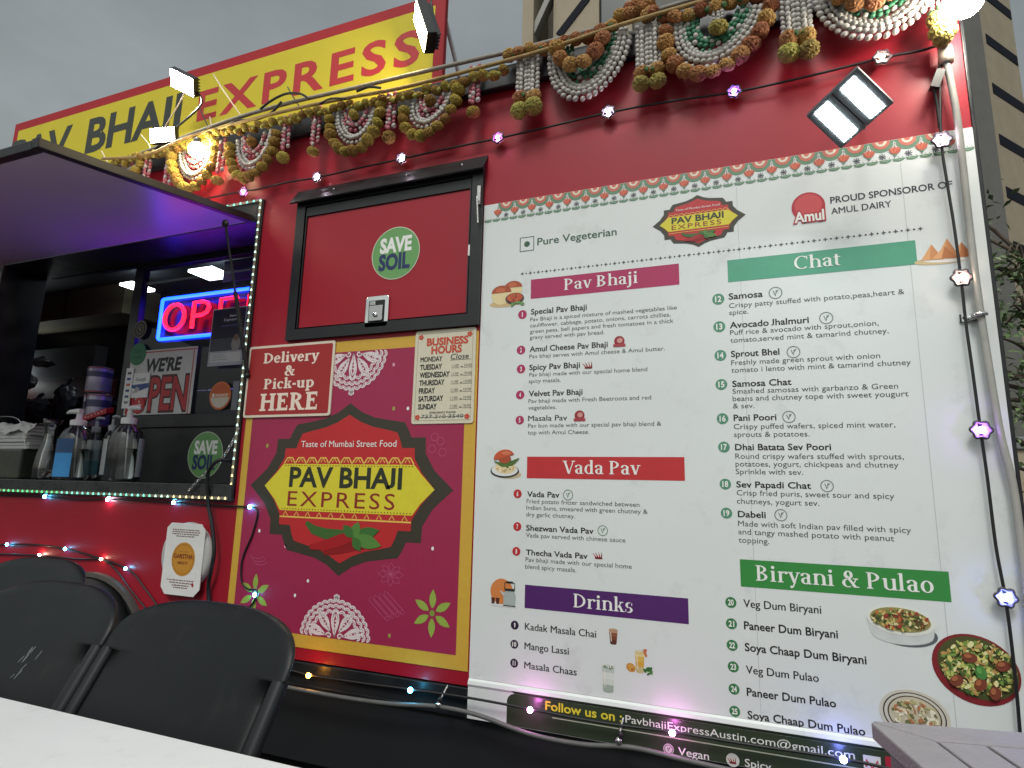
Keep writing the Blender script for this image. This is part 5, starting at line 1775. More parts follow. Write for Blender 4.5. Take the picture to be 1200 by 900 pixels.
card('open_poster', "white paper poster reading WE'RE OPEN on the window", 'poster', (152, 414), (229, 404), (226.7, 483), (147, 488), GLY, d_open, ink(206, 206, 202))
def rnd_sticker(label, px, py, rpx, rpy, c1, draw=None, y=GLY-.003, rim=None):
    q = P(px, py, y)
    r = HZ_(px, py+rpy, 2*rpy, y)/2
    t = thing('window_sticker', label, 'sticker', q, group='stickers on the window glass')
    g = G()
    g.disc(q.x, q.z, r, r, y, rim or c1, 32)
    g.disc(q.x, q.z, r*.92, r*.92, y-.0005, c1, 32)
    g.build('disc', t)
    if draw:
        g = G()
        draw(g, q.x, q.z, r, y-.001)
        g.build('print', t)
def d_green(g, x, z, r, y):
    g.text('I am', x-r*.4, z+r*.12, x+r*.4, r*.3, y, ink(28, 84, 58), .02)
    g.text('Local', x-r*.5, z-r*.38, x+r*.5, r*.3, y, ink(28, 84, 58), .02)
rnd_sticker('plain dark green round sticker at the poster corner on the window', 161.5, 415, 10.5, 13, ink(38, 120, 78), d_green)
def d_ring(g, x, z, r, y):
    g.arc(x, z, r*.9, r*.9, 0, 360, r*.1, y, ink(128, 116, 84), 30)
    g.arc(x, z, r*.5, r*.5, 0, 360, r*.1, y, ink(128, 116, 84), 24)
    g.text('V', x-r*.25, z-r*.25, x+r*.25, r*.5, y, ink(150, 136, 96), .02)
rnd_sticker('dark round sticker with thin gold rings left of the neon frame', 164.4, 386, 7.5, 10.5, ink(34, 34, 38), d_ring)
def d_or(g, x, z, r, y):
    g.disc(x, z, r*.86, r*.86, y, ink(214, 204, 186), 28, 180, 360)
    g.disc(x, z, r*.86, r*.86, y, ink(204, 92, 40), 28, 0, 180)
    g.rect(x-r*.88, z-r*.14, x+r*.88, z+r*.16, y-.0004, ink(222, 130, 70))
    g.text('FAVORITE', x-r*.4, z-r*.08, x+r*.7, r*.17, y-.0008, WHT, .02)
    g.poly([(x-r*.72, z-r*.1), (x-r*.5, z-r*.1), (x-r*.5, z+r*.08), (x-r*.61, z+r*.2), (x-r*.72, z+r*.08)], y-.0008, WHT)
rnd_sticker('orange and cream round sticker at the lower right of the window', 258, 463.5, 12.5, 16.5, ink(206, 110, 60), d_or)
def d_red(g, x, z, r, y):
    g.disc(x, z+r*.45, r*.12, r*.12, y, WHT, 8)
    g.text('yelp', x-r*.5, z-r*.12, x+r*.5, r*.34, y, WHT, .02)
rnd_sticker('small bright red round sticker below the rating card', 162.5, 475, 7.5, 9.5, ink(196, 30, 40), d_red, GLY-.006)
rnd_sticker('small red half hidden sticker at the bottom left corner of the window', 150, 482, 5, 5.5, ink(180, 30, 36), None, GLY-.009)
def d_goo(g, x, z, w_, h_, y):
    g.text('Google', x+w_*.2, z+h_*.68, x+w_*.8, h_*.14, y, ink(90, 96, 120), .02)
    g.poly([(x, z+h_*.52), (x+w_, z+h_*.58), (x+w_, z+h_*.40), (x+w_*.5, z+h_*.28), (x, z+h_*.42)], y, ink(50, 78, 140))
    g.poly([(x+w_*.1, z+h_*.18), (x+w_*.4, z+h_*.22), (x+w_*.5, z+h_*.38), (x+w_*.3, z+h_*.46)], y-.0004, ink(176, 176, 172))
card('rating_card', 'white review card with a blue band on the window poster', 'card', (155, 438), (175.5, 436.5), (173.5, 465.5), (154, 466.5), GLY-.006, d_goo)
def d_pay(g, x, z, w_, h_, y):
    for k, c in enumerate(((70, 70, 90), (60, 80, 150), (200, 90, 50), (50, 70, 130), (60, 90, 140), (120, 120, 126))):
        g.rect(x+w_*.25, z+h_*(.84-.145*k), x+w_*.75, z+h_*(.90-.145*k), y, ink(*c))
card('payment_sticker', 'narrow white strip of payment card marks at the window edge', 'sticker', (147, 432), (156, 431), (152.5, 478), (144, 479), GLY-.010, d_pay)
def d_fly(g, x, z, w_, h_, y):
    g.rect(x, z, x+w_, z+h_, y, ink(176, 178, 186))
    g.rect(x+w_*.02, z+h_*.25, x+w_*.98, z+h_*.985, y-.0004, ink(30, 28, 50))
    g.rect(x+w_*.02, z+h_*.25, x+w_*.98, z+h_*.47, y-.0008, ink(72, 74, 84))
    g.text('Start', x+w_*.52, z+h_*.84, x+w_*.72, h_*.035, y-.0008, WHT, .02)
    g.text('Engineering', x+w_*.36, z+h_*.77, x+w_*.84, h_*.045, y-.0008, WHT, .02)
    g.rect(x+w_*.3, z+h_*.68, x+w_*.9, z+h_*.69, y-.0008, ink(110, 110, 190))
    g.disc(x+w_*.78, z+h_*.36, w_*.13, h_*.13, y-.0012, ink(150, 146, 140), 18)
    g.disc(x+w_*.78, z+h_*.47, w_*.075, h_*.06, y-.0016, ink(128, 104, 88), 14)
    g.rect(x+w_*.06, z+h_*.06, x+w_*.94, z+h_*.22, y-.0004, ink(206, 206, 204))
    for k in range(3):
        g.rect(x+w_*.12, z+h_*(.10+.04*k), x+w_*(.6-.06*k), z+h_*(.108+.04*k), y-.0009, ink(140, 140, 146))
card('event_flyer', 'dark flyer with a small pale portrait hung over the neon lettering', 'flyer', (251, 361.5), (288, 360), (285, 427.5), (243, 429), GLY-.02, d_fly)
def d_rx(g, x, z, w_, h_, y):
    for k in range(5):
        g.rect(x+w_*.15, z+h_*(.12+.17*k), x+w_*.8, z+h_*(.19+.17*k), y, ink(120, 126, 140))
card('notice_card', 'narrow grey notice card beside the orange sticker on the window', 'card', (273, 447), (283, 446), (281, 480), (271.5, 481), GLY-.003, d_rx, ink(120, 126, 132))
card('notice_card', 'faint violet notice card above the neon frame on the window', 'card', (262, 308), (300, 300), (297, 326), (262, 331), YR+.03, None, ink(66, 60, 92))
g = None
# shelf seen through the lower pane
g = G()
q0, q1 = P(230, 458, .42), P(285, 484, .42)
g.box((q0.x, .42, q1.z), (q1.x+.1, .62, q1.z+.015), M['inside'])
g.tube([(q0.x, .43, q0.z), (q1.x+.1, .43, q0.z)], .006, M['steel'], 6)
g.build('kitchen_rack', truck)

# ------------------------------------------------------------------ things on the counter
def bottle(label, px, rpx, ybot, yneck, ytop, y, lab=None, nozzle=-1, group='pump bottles on the service counter', body=None, squash=.8):
    base = P(px, ybot, y); base.z = SHZ+.0005
    k = HZ_(px, ybot, 1, y)                      # metres per picture pixel here
    r = rpx*k*1.06
    zn, zt = P(px, yneck, y).z-base.z, P(px, ytop, y).z-base.z
    t = thing('pump_bottle', label, 'bottle', base, group=group)
    g = G()
    h = zn
    g.lathe(base, [(0, 0), (r*.9, 0), (r*.98, .006), (r, .02), (r, h*.62), (r*.98, h*.70), (r*.86, h*.82), (r*.62, h*.92), (r*.34, h*.97), (r*.30, h)], body or M['clear'], 28, 1, squash)
    g.build('body', t)
    g = G()
    g.lathe(base, [(0, .004), (r*.86, .004), (r*.93, .02), (r*.93, h*.55), (0, h*.55)], glass('gel', (.90, .93, .94), .25, .05), 24, 1, squash)
    g.build('gel', t)
    g = G()
    hp = zt-zn
    pm = M['white'] if body is None else ink(168, 172, 176)
    g.lathe(base+V((0, 0, h*.965)), [(r*.40, 0), (r*.42, hp*.35), (r*.36, hp*.40), (r*.16, hp*.46), (r*.15, hp*.85), (0, hp*.86)], pm, 18)
    g.tube([base+V((-nozzle*r*.12, 0, h+hp*.88)), base+V((nozzle*r*.25, 0, h+hp*.92)), base+V((nozzle*r*.85, 0, h+hp*.90)), base+V((nozzle*r*1.05, 0, h+hp*.80))], [r*.15, r*.16, r*.12, r*.08], pm, 10)
    g.tube([base+V((0, 0, h)), base+V((r*.1, 0, h*.5)), base+V((r*.25, 0, .02))], .004, pm, 6)
    g.build('pump', t)
    if lab:
        u0, u1, v0, v1, cols = lab
        g = G()
        n = 8
        for ci, (c, w0, w1) in enumerate(cols):
            vs = []
            for i in range(n+1):
                a = R(-90)+(u0+(u1-u0)*i/n)
                for v in (v0+(v1-v0)*w0, v0+(v1-v0)*w1):
                    vs.append((base.x+r*1.012*math.cos(a), base.y+r*1.012*squash*math.sin(a), base.z+h*v))
            g.add(vs, [(2*i, 2*i+2, 2*i+3, 2*i+1) for i in range(n)], ink(*c), True)
        g.build('label', t)
    return t
bottle('large clear pump bottle with a blue label, left of the sanitizer bottles', 82, 20, 563, 497, 481, 0.05, (-.45, .80, .06, .72, [((64, 156, 224), 0, .62), ((40, 84, 130), .62, 1)]))
bottle('large clear pump bottle at the right end, its pump turned away', 142, 20, 563, 495, 477, 0.05, (1.55, 2.3, .08, .72, [((196, 200, 196), 0, 1)]), .75)
bottle('smaller pump bottle with a pale blue label behind the large ones', 105, 11, 558, 505, 489, 0.16, (.1, 1.7, .12, .80, [((90, 150, 166), 0, .4), ((150, 176, 182), .4, .75), ((186, 196, 196), .75, 1)]), 1, body=M['clear'])
bottle('smaller pump bottle half hidden behind the right end bottle', 124, 10, 558, 503, 487, 0.17, (.0, 1.0, .12, .80, [((196, 200, 198), 0, 1)]), 1, body=M['clear'])
# carafe
b = P(52, 558, .10); b.z = SHZ+.0005
k = HZ_(52, 558, 1, .10)
hh = (P(52, 492, .10).z-b.z)
t = thing('glass_carafe', 'clear glass carafe with a flared rim between napkin box and bottles', 'carafe', b)
g = G()
pr = [(13.5, 0), (14.5, .05), (15, .2), (13, .42), (8.5, .62), (7, .78), (9, .90), (12.5, 1.0)]
g.lathe(b, [(0, .002)]+[(r*k*.86, hh*z) for r, z in pr]+[(r*k*.86-.003, hh*z) for r, z in pr[::-1]]+[(0, .008)], M['clear'], 28)
g.build('body', t)
g = G()
rn = random.Random(9)
for i in range(9):
    a = rn.random()*6.28; q = rn.uniform(0, .7)*12*k
    g.ell(b+V((q*math.cos(a), q*math.sin(a), .012+rn.random()*.05)), .012, .008, .007, ink(*((186, 176, 150), (150, 60, 60), (120, 110, 90))[i % 3]), 6, 4, Quaternion((rn.random(), rn.random(), rn.random()), 1.0+rn.random()*2))
g.build('wrapped_sweets', t)
# napkin tub
b = P(14, 558, .12)
nx = P(38, 558, .12).x
t = thing('napkin_box', 'dark green tub holding a stack of white paper napkins at the counter left', 'box', (b.x, .12, SHZ))
nt_, nm_ = P(14, 527, .12).z, P(14, 500, .12).z
g = G()
tub = mat('green_tub', (0.055, 0.065, 0.045), 0.35, var=0.3, vscale=14)
g.box((nx-.55, .04, SHZ+.0005), (nx, .22, nt_), tub)
g.build('tub', t, .012)
g = G()
rn = random.Random(2)
npk = mat('paper_napkin', (0.62, 0.62, 0.60), 0.75, var=0.06, vscale=20, bump=.3, bscale=25)
for j in range(7):
    z0 = nt_+.001+(nm_-nt_)*j/7
    d = rn.uniform(-.012, .012)
    g.box((nx-.5+d, .055+d*.5, z0), (nx+.012+d, .205, z0+(nm_-nt_)/7-.0015), npk)
g.build('napkins', t, .003)
g = G()
rn = random.Random(6)
nu_, nv_ = 22, 10
vs = []
for j in range(nv_+1):
    for i in range(nu_+1):
        u, v = i/nu_, j/nv_
        edge = max(0, v-.72)/.28 if False else max(0, .28-v)/.28
        x = nx-.5+.53*u; y = .03+.17*v
        z = nm_+.006+rn.uniform(0, .012)+.012*math.sin(u*17+v*5)-edge*.055
        vs.append((x, y+rn.uniform(-.004, .004), z))
k_ = nu_+1
g.add(vs, [(j*k_+i, j*k_+i+1, (j+1)*k_+i+1, (j+1)*k_+i) for j in range(nv_) for i in range(nu_)], npk, False)
g.build('crumpled_sheet', t)
g = G()
zb_ = nm_+.03
g.tube(smooth([V((nx-.5, .05, nt_)), V((nx-.4, .05, zb_)), V((nx-.1, .05, zb_+.006)), V((nx+.02, .05, nt_))]), .0025, M['steel'], 6)
g.build('wire_handle', t)
# tins and packet
def tin(label, px0, px1, pt, pb, y, c, zb=None):
    a, b = P(px0, pb, y), P(px1, pt, y)
    r = (b.x-a.x)/2
    t = thing('tin_can', label, 'can', (a.x+r, y, a.z), group='tins stacked behind the pump bottles')
    hgt = b.z-a.z
    g = G()
    g.lathe((a.x+r, y, a.z), [(0, 0), (r*.97, 0), (r, .004), (r, hgt-.004), (r*.97, hgt), (r*.9, hgt-.003), (0, hgt-.003)], c, 28)
    g.build('body', t)
    g = G()
    for z in (.03, .96):
        g.lathe((a.x+r, y, a.z+hgt*z), [(r*1.012, -.004), (r*1.02, 0), (r*1.012, .004)], ink(150, 70, 66), 28)
    g.lathe((a.x+r, y, a.z), [(r*1.006, hgt*.60), (r*1.006, hgt*.82)], ink(70, 70, 96), 28)
    g.build('label_band', t)
lil = mat('lilac_tin', (0.36, 0.33, 0.40), 0.3, metal=.3, var=.08, vscale=20)
tin('upper lilac tin of the stack behind the pump bottles', 105.5, 127.5, 431, 461.5, .34, lil)
tin('lower lilac tin of the stack, under the upper one', 103.5, 126, 462.5, 501, .34, lil)
tin('slim lilac tin standing left of the stacked tins', 93.5, 102.5, 462.5, 505, .36, lil)
g = G()
a, b = P(91, 494, .24), P(129, 481, .24)
d = (b-a); n_ = V((-d.z, 0, d.x)).normalized()
pk = ink(176, 30, 44)
g.obox((a+b)/2, d/2, V((0, .025, .005)), n_*.018, pk)
t = thing('red_packet', 'bright red packet leaning in front of the lilac tins', 'packet', a)
g.build('wrapper', t, .004)
g = G()
rn = random.Random(8)
for i in range(9):
    q = a+d*(.08+.1*i)
    g.obox(q+V((0, -.0275, -.004+rn.uniform(-.004, .004))), d.normalized()*.007, V((0, .0006, 0)), n_*.004, ink(226, 170, 170))
g.build('print', t)
# black power cable and a chain at the right end of the counter
g = G()
g.tube(smooth([P(300, 540, .22), P(286, 536, .1), P(272, 540, .0), P(257, 539, -.05), P(246, 549, -.06), P(243, 562, -.05), P(244, 590, -.035), P(248, 613, -.035), P(251, 645, -.036), P(247, 670, -.034), P(244, 690, -.02), P(246, 720, -.02), P(247, 760, -.03)]), .009, M['cable'], 8)
tag(g.build('power_cable'), 'black power cable looping over the counter and hanging past the white flyer', 'cable')
g = G()
a, b = P(280, 504, -.01), P(221, 575, -.045)
mid_ = P(262, 535, -.03)
ch = smooth([a, mid_, P(242, 553, -.045), b], 8)
for k, (p, tt) in enumerate(along(ch, .016)):
    s_ = tt.cross(V((0, 1, 0))).normalized()
    n2 = tt.cross(s_)
    e = s_ if k % 2 else n2
    g.tube([p+tt*(.011*math.cos(x))+e*(.006*math.sin(x)) for x in [i*math.pi/5 for i in range(11)]], .0022, M['chrome'], 5, False)
tag(g.build('metal_chain'), 'bright metal chain across the green sticker at the counter right end', 'chain')
# dim clutter in the kitchen
def pot(label, px, py, rpx, hpx, y, m):
    c = P(px, py, y); k = HZ_(px, py, 1, y)
    c.z = zz+.001
    r, h = rpx*k*.8, hpx*k
    t = thing('cooking_pot', label, 'pot', c, group='pots on the kitchen shelf')
    g = G()
    g.lathe(c, [(0, 0), (r*.95, 0), (r, .01), (r, h), (r*1.06, h+.004), (r*1.06, h+.01), (r*.96, h+.01), (r*.94, .02), (0, .02)], m, 28)
    g.build('body', t)
    g = G()
    g.lathe(c+V((0, 0, h+.0105)), [(r*1.04, 0), (r*.9, .02), (r*.3, .04), (0, .042)], m, 28)
    g.ell(c+V((0, 0, h+.06)), .02, .02, .015, M['blackm'], 10, 6)
    g.build('lid', t)
dimsteel = mat('dull_pot', (0.16, 0.16, 0.17), 0.4, metal=.6, var=.2, vscale=8)
pot('dim wide cooking pot at the left of the dark kitchen shelf', 26, 470, 12, 26, 1.05, dimsteel)
pot('dim cooking pot in the middle of the dark kitchen shelf', 52, 470, 9, 20, 1.05, dimsteel)
pot('dim tall cooking pot at the right of the dark kitchen shelf', 76, 470, 8, 34, 1.15, dimsteel)
# lower worktop clutter behind the counter
g = G()
wz = SHZ-.02
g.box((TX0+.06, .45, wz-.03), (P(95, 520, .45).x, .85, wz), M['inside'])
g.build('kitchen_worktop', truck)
def bag(label, px, py, rx, rz, y, m, seed):
    c = P(px, py, y)
    rn_ = random.Random(seed)
    t = thing('plastic_bag', label, 'bag', c, group='bags of supplies behind the counter')
    bm = bmesh.new()
    bmesh.ops.create_icosphere(bm, subdivisions=3, radius=1)
    for v in bm.verts:
        d = v.co.normalized()
        n1 = math.sin(d.x*7+seed)*math.cos(d.z*6+seed*2)+.5*math.sin(d.y*13+d.x*9+seed)
        v.co = d*(1+.10*n1+rn_.uniform(-.02, .02))
        v.co.x *= rx; v.co.y *= rx*.7; v.co.z *= rz
    me = bpy.data.meshes.new('film')
    bm.to_mesh(me); bm.free()
    me.materials.append(m)
    o = bpy.data.objects.new('film', me)
    link(o, t)
    g = G()
    g.tube(smooth([c+V((0, 0, rz*.9)), c+V((.02, 0, rz*1.2)), c+V((.04, .01, rz*1.3))]), [.02, .012, .02]+[.018]*10 if False else .014, m, 8)
    g.build('knot', t)
bm1 = mat('bag_film', (0.12, 0.12, 0.115), 0.35, var=.3, vscale=12)
bm2 = mat('dark_bag_film', (0.05, 0.055, 0.06), 0.35, var=.3, vscale=12)
bag('pale crumpled bag low in the dark kitchen behind the napkin box', 28, 447, .11, .07, .75, bm1, 1)
bag('dark crumpled bag behind the glass carafe in the kitchen', 42, 482, .13, .10, .65, bm2, 2)
bag('dark bag behind the blue labelled bottle in the kitchen', 76, 470, .10, .13, .70, bm2, 3)
bag('pale bag lying on top of the dark ones in the kitchen', 46, 425, .13, .035, .85, bm1, 4)

# ------------------------------------------------------------------ white pipe down the right edge
pipe = smooth([P(1108, 62, -.05), P(1109, 72, -.052), P(1122, 140, -.045), P(1137, 273, -.04), P(1147, 353, -.036), P(1163, 455, -.036), P(1173, 512, -.036), P(1187, 568, -.036), P(1197, 640, -.036), P(1206, 720, -.036), P(1214, 800, -.036)])
t = thing('white_pipe', 'weathered off white pipe clamped down the right edge of the menu', 'pipe', pipe[-1])
g = G()
pvc = mat('old_pipe', (0.36, 0.35, 0.32), 0.55, var=.12, vscale=12, dirt=(.20, .19, .16), dscale=8, damt=.6)
g.tube(pipe, .0105, pvc, 12)
g.build('tube', t)
g = G()
g.lathe(pipe[0]+V((0, 0, -.01)), [(.0, .03), (.02, .028), (.022, .0), (.02, -.03), (0, -.032)], M['cream'], 14)
g.build('end_fitting', t)
g = G()
q = P(1148, 369, -.036)
g.box((q.x-.045, -.012, q.z-.012), (q.x+.02, -.005, q.z+.012), M['chrome'])
g.tube([q+V((.016*math.cos(a), .016*math.sin(a), 0)) for a in [i*math.pi/8 for i in range(17)]], .006, M['chrome'], 8, False)
g.lathe(V((q.x-.032, -.0125, q.z)), [(0, -.004), (.005, -.003), (.006, 0)], M['blackm'], 10, axis=V((0, 1, 0)))
g.build('clamp', t)
g = G()
q = P(1098, 94, -.045)
g.obox(q, V((.012, 0, .030)), V((0, .014, 0)), V((.012, 0, -.005)), M['cable'])
g.tube(smooth([q+V((.01, 0, .03)), q+V((.018, 0, .07)), P(1104, 60, -.04)]), .006, M['cable'])
g.tube(smooth([q+V((-.012, 0, -.03)), q+V((-.004, .01, -.09)), P(1101, 150, -.03)]), .005, M['cable'])
tag(g.build('cable_plug'), 'black cable plug hanging beside the pipe end at the top right', 'plug')

# ------------------------------------------------------------------ chairs
plast = mat('chair_plastic', (0.007, 0.0085, 0.0095), 0.36, spec=.26, var=.12, vscale=8, bump=.12, bscale=900, dirt=(.03, .03, .03), dscale=14, damt=.45)
tubm = mat('chair_tube', (0.011, 0.013, 0.015), 0.36, var=.15, vscale=20, spec=.35)
ch0 = thing('folding_chair', 'black resin folding chair at the table nearest the poster', 'chair', (0, 0, 0), group='black folding chairs at the white table')
def yb(z): return .18+(z-.80)*.55
def panel_grid(a, ai, z0, zn, zs, H, tck, g, m, nu=28):
    b = H-zs
    zc = [zs+b*math.sin(math.pi/2*i/12) for i in range(13)]
    rows = [(z0+(zn-z0)*i/8, ai) for i in range(9)]+[(zn+.002+(zs-zn-.002)*i/2, a) for i in range(2)]+[(z, a*max(0.0, 1-((z-zs)/b)**2.6)**(1/2.6)) for z in zc]
    n = len(rows)
    vs = []
    for s_ in (-1, 1):
        for z, w_ in rows:
            ev = min(1.0, (H-z)/.03) if z > zs else 1.0
            for i in range(nu+1):
                u = math.sin(math.pi/2*(-1+2*i/nu))
                edge = max(0, 1-abs(u)**10)**.5*max(.0, ev)**.5
                x = w_*u
                bow = .030*(x/a)**2
                vs.append((x, yb(z)-bow+s_*tck/2*edge, z))
    k = nu+1
    fs = []
    for s_ in range(2):
        o_ = s_*n*k
        for j in range(n-1):
            for i in range(nu):
                f = (o_+j*k+i, o_+j*k+i+1, o_+(j+1)*k+i+1, o_+(j+1)*k+i)
                fs.append(f if s_ == 0 else f[::-1])
    g.add(vs, fs, m, True)
g = G()
ZN = .805
panel_grid(.288, .250, .47, ZN, ZN+.012, .918, .030, g, plast)
bk = g.build('backrest', ch0)
for s_ in (-1, 1):
    g = G()
    ps = [V((s_*.270, yb(ZN)-.024, ZN)), V((s_*.270, yb(.62)-.024, .62)), V((s_*.270, yb(.45)-.026, .45)), V((s_*.27, -.16, .2)), V((s_*.27, -.28, .005))]
    g.tube(smooth(ps), .019, tubm, 12, flat=.75)
    g.build('front_leg', ch0)
    g = G()
    ps = [V((s_*.222, -.15, .435)), V((s_*.222, .06, .24)), V((s_*.222, .26, .005))]
    g.tube(smooth(ps), .014, tubm, 10)
    g.build('rear_leg', ch0)
g = G()
n = 20
top_, bot_ = [], []
for i in range(n):
    a = 2*math.pi*i/n
    cx = math.copysign(abs(math.cos(a))**.5, math.cos(a))*.215; cy = math.copysign(abs(math.sin(a))**.5, math.sin(a))*.21
    top_.append((cx, -.17+cy, .455+.012*(cy/.21))); bot_.append((cx*.97, -.17+cy*.97, .428+.012*(cy/.21)))
g.add(top_+bot_, [tuple(range(n)), tuple(range(2*n-1, n-1, -1))]+[(i, n+i, n+(i+1) % n, (i+1) % n) for i in range(n)], plast)
g.build('seat', ch0, .006)
g = G()
g.tube([(-.24, -.17, .12), (.24, -.17, .12)], .009, tubm, 8)
g.tube([(-.215, .2, .08), (.215, .2, .08)], .009, tubm, 8)
g.build('crossbar', ch0)
def copy_tree(o, parent=None):
    c = o.copy()
    COL.objects.link(c)
    if parent is not None:
        c.parent = parent
    for k in [x for x in o.children]:
        copy_tree(k, c)
    return c
def seat_at(o, cx, cy, ang):
    a = R(ang)
    o.location = (cx+.18*math.sin(a), cy-.18*math.cos(a), 0)
    o.rotation_euler = (0, 0, a)
c2 = copy_tree(ch0)
c2['label'] = 'black folding chair with a pale scuff on its backrest, second from the poster'
c3 = copy_tree(ch0)
c3['label'] = 'black folding chair farthest left, set back behind the scuffed one'
seat_at(ch0, -1.145, -1.140, -3.4)
seat_at(c2, -1.715, -1.115, -3.0)
seat_at(c3, -2.29, -.815, -2.0)
# the scuff is a mark on the second chair only
a = PX(0, 0, 1) if False else None
g = G()
rn = random.Random(4)
sc_ = ink(96, 104, 104, .7)
for k in range(9):
    u, z = .035+rn.uniform(-.035, .035), .735+rn.uniform(-.03, .03)
    l_ = rn.uniform(.006, .022); an = R(rn.uniform(30, 75))
    y_ = yb(z)-.030*(u/.288)**2-.0158
    dx, dz = math.cos(an)*l_, math.sin(an)*l_
    wv = .0022*rn.uniform(.6, 1.6)
    y2 = yb(z+dz)-.030*((u+dx)/.288)**2-.0158
    g.add([(u, y_, z), (u+wv, y_, z-wv), (u+dx+wv, y2, z+dz), (u+dx, y2, z+dz+wv)], [(0, 1, 2, 3)], sc_)
sk = g.build('scuff')
sk.parent = c2

# ------------------------------------------------------------------ white folding table, near
t = thing('white_table', 'white plastic folding table in the near left corner', 'table', (-1.3, -1.70, 0))
wp = mat('table_plastic', (0.70, 0.72, 0.72), 0.5, var=.03, vscale=5, bump=.12, bscale=700, dirt=(.46, .46, .45), dscale=22, damt=.4)
g = G()
pe = [PZ(0, 812, .745), PZ(337, 898, .745)]
ey = (pe[0].y+pe[1].y)/2
tl = [(x, z) for x, z in rrect(-2.75, ey-.76, -.02, ey, .05, 6)]
n = len(tl)
vs = [(x, y, .745) for x, y in tl]+[(x, y, .70) for x, y in tl]
g.add(vs, [tuple(range(n)), tuple(range(2*n-1, n-1, -1))]+[(i, n+i, n+(i+1) % n, (i+1) % n) for i in range(n)], wp)
g.build('tabletop', t, .007)
for xx in (-2.45, -.32):
    for yy in (ey-.66, ey-.10):
        g = G()
        g.tube([(xx, yy, .70), (xx, yy, .005)], .015, M['greycable'], 10)
        g.build('leg', t)
    g = G()
    g.tube([(xx, ey-.64, .3), (xx, ey-.12, .3)], .010, M['greycable'], 8)
    g.build('leg_brace', t)

# grey slatted table at the right
ca = R(12)
U, Vv = V((math.cos(ca), math.sin(ca), 0)), V((math.sin(ca), -math.cos(ca), 0))
C0 = V((.232, -.688, 0)); ZT = .74
t = thing('slatted_table', 'grey slatted outdoor table with a mitred corner at the lower right', 'table', C0+U*.4+Vv*.4)
poly = mat('grey_lumber', (0.27, 0.25, 0.265), 0.48, var=.07, vscale=18, bump=.25, bscale=160, dirt=(.30, .28, .28), dscale=9, damt=.3)
SZ = .86; FW = .085; TK = .032
def T2(u, v, z=ZT): return C0+U*u+Vv*v+V((0, 0, z))
def board(pts):
    g = G()
    n = len(pts)
    vs = [T2(u, v) for u, v in pts]+[T2(u, v, ZT-TK) for u, v in pts]
    g.add(vs, [tuple(range(n)), tuple(range(2*n-1, n-1, -1))]+[(i, n+i, n+(i+1) % n, (i+1) % n) for i in range(n)], poly)
    return g
e = .0015
for pts in ([(.012, 0), (SZ, 0), (SZ-FW, FW-e), (FW+e, FW-e), (.006, .004)], [(0, .012), (.004, .006), (FW-e, FW+e), (FW-e, SZ-FW-e), (0, SZ)],
            [(0+e, SZ), (FW, SZ-FW+e), (SZ-FW, SZ-FW+e), (SZ, SZ)], [(SZ, e), (SZ, SZ-e), (SZ-FW+e, SZ-FW), (SZ-FW+e, FW)]):
    board(pts).build('frame_board', t, .005)
ns = 8
sw = (SZ-2*FW)/ns
for k in range(ns):
    board([(FW+sw*k+.0035, FW+.004), (FW+sw*(k+1)-.0035, FW+.004), (FW+sw*(k+1)-.0035, SZ-FW-.004), (FW+sw*k+.0035, SZ-FW-.004)]).build('slat_board', t, .003)
for u, v in ((.06, .06), (SZ-.06, .06), (.06, SZ-.06), (SZ-.06, SZ-.06)):
    g = G()
    g.obox(T2(u, v, (ZT-TK)/2), U*.035, Vv*.035, V((0, 0, (ZT-TK)/2-.001)), poly)
    g.build('leg', t, .004)
g = G()
for (u0, v0), (u1, v1) in (((.1, .05), (SZ-.1, .05)), ((.05, .1), (.05, SZ-.1)), ((.1, SZ-.05), (SZ-.1, SZ-.05)), ((SZ-.05, .1), (SZ-.05, SZ-.1))):
    a, b = T2(u0, v0, ZT-TK-.04), T2(u1, v1, ZT-TK-.04)
    d = (b-a)/2
    g.obox((a+b)/2, d, V((0, 0, 1)).cross(d).normalized()*.011, V((0, 0, .038)), poly)
g.build('apron', t)

# ------------------------------------------------------------------ what stands beyond the truck
stone = mat('tan_cladding', (0.37, 0.31, 0.22), 0.8, var=.10, vscale=1.2, bump=.15, bscale=12)
stone2 = mat('grey_cladding', (0.17, 0.165, 0.15), 0.8, var=.10, vscale=1.2)
slot = mat('dark_louvre', (0.010, 0.012, 0.020), 0.7, spec=.1)
dglass = mat('facade_glass', (0.02, 0.025, 0.03), 0.08, var=.2, vscale=.5, spec=.8)
def at(px, py, dist):
    d = ray(px, py).normalized()
    return CAM_LOC+d*dist
cb = at(1143, 50, 45)
th_ = R(49)
DU = V((math.cos(th_), math.sin(th_), 0)); DN = V((math.sin(th_), -math.cos(th_), 0))
def onface(px, py):
    d = ray(px, py); s_ = (V((cb.x, cb.y, 0))-CAM_LOC).dot(DN)/d.dot(DN)
    return CAM_LOC+d*s_
c_left, c_right = onface(1143, 50), onface(1190, 50)
LU = (c_right-c_left).dot(DU)
tw = thing('tan_tower', 'tan tower block with slanting dark slots beyond the right edge of the truck', 'building', (cb.x, cb.y, 0))
ztop = 46.0
g = G()
B0_ = V((cb.x, cb.y, 0))
def fb(u0, u1, z0, z1, d0, d1, m, g):
    vs = []
    for z in (z0, z1):
        for u, d in ((u0, d0), (u1, d0), (u1, d1), (u0, d1)):
            p = B0_+DU*u-DN*d
            vs.append((p.x, p.y, z))
    g.add(vs, [(0, 3, 2, 1), (4, 5, 6, 7), (0, 1, 5, 4), (1, 2, 6, 5), (2, 3, 7, 6), (3, 0, 4, 7)], m)
fb(0, LU, 0, ztop, 0, 7, stone, g)
fb(LU+.005, LU+2.2, 0, ztop, 1.6, 7, stone2, g)
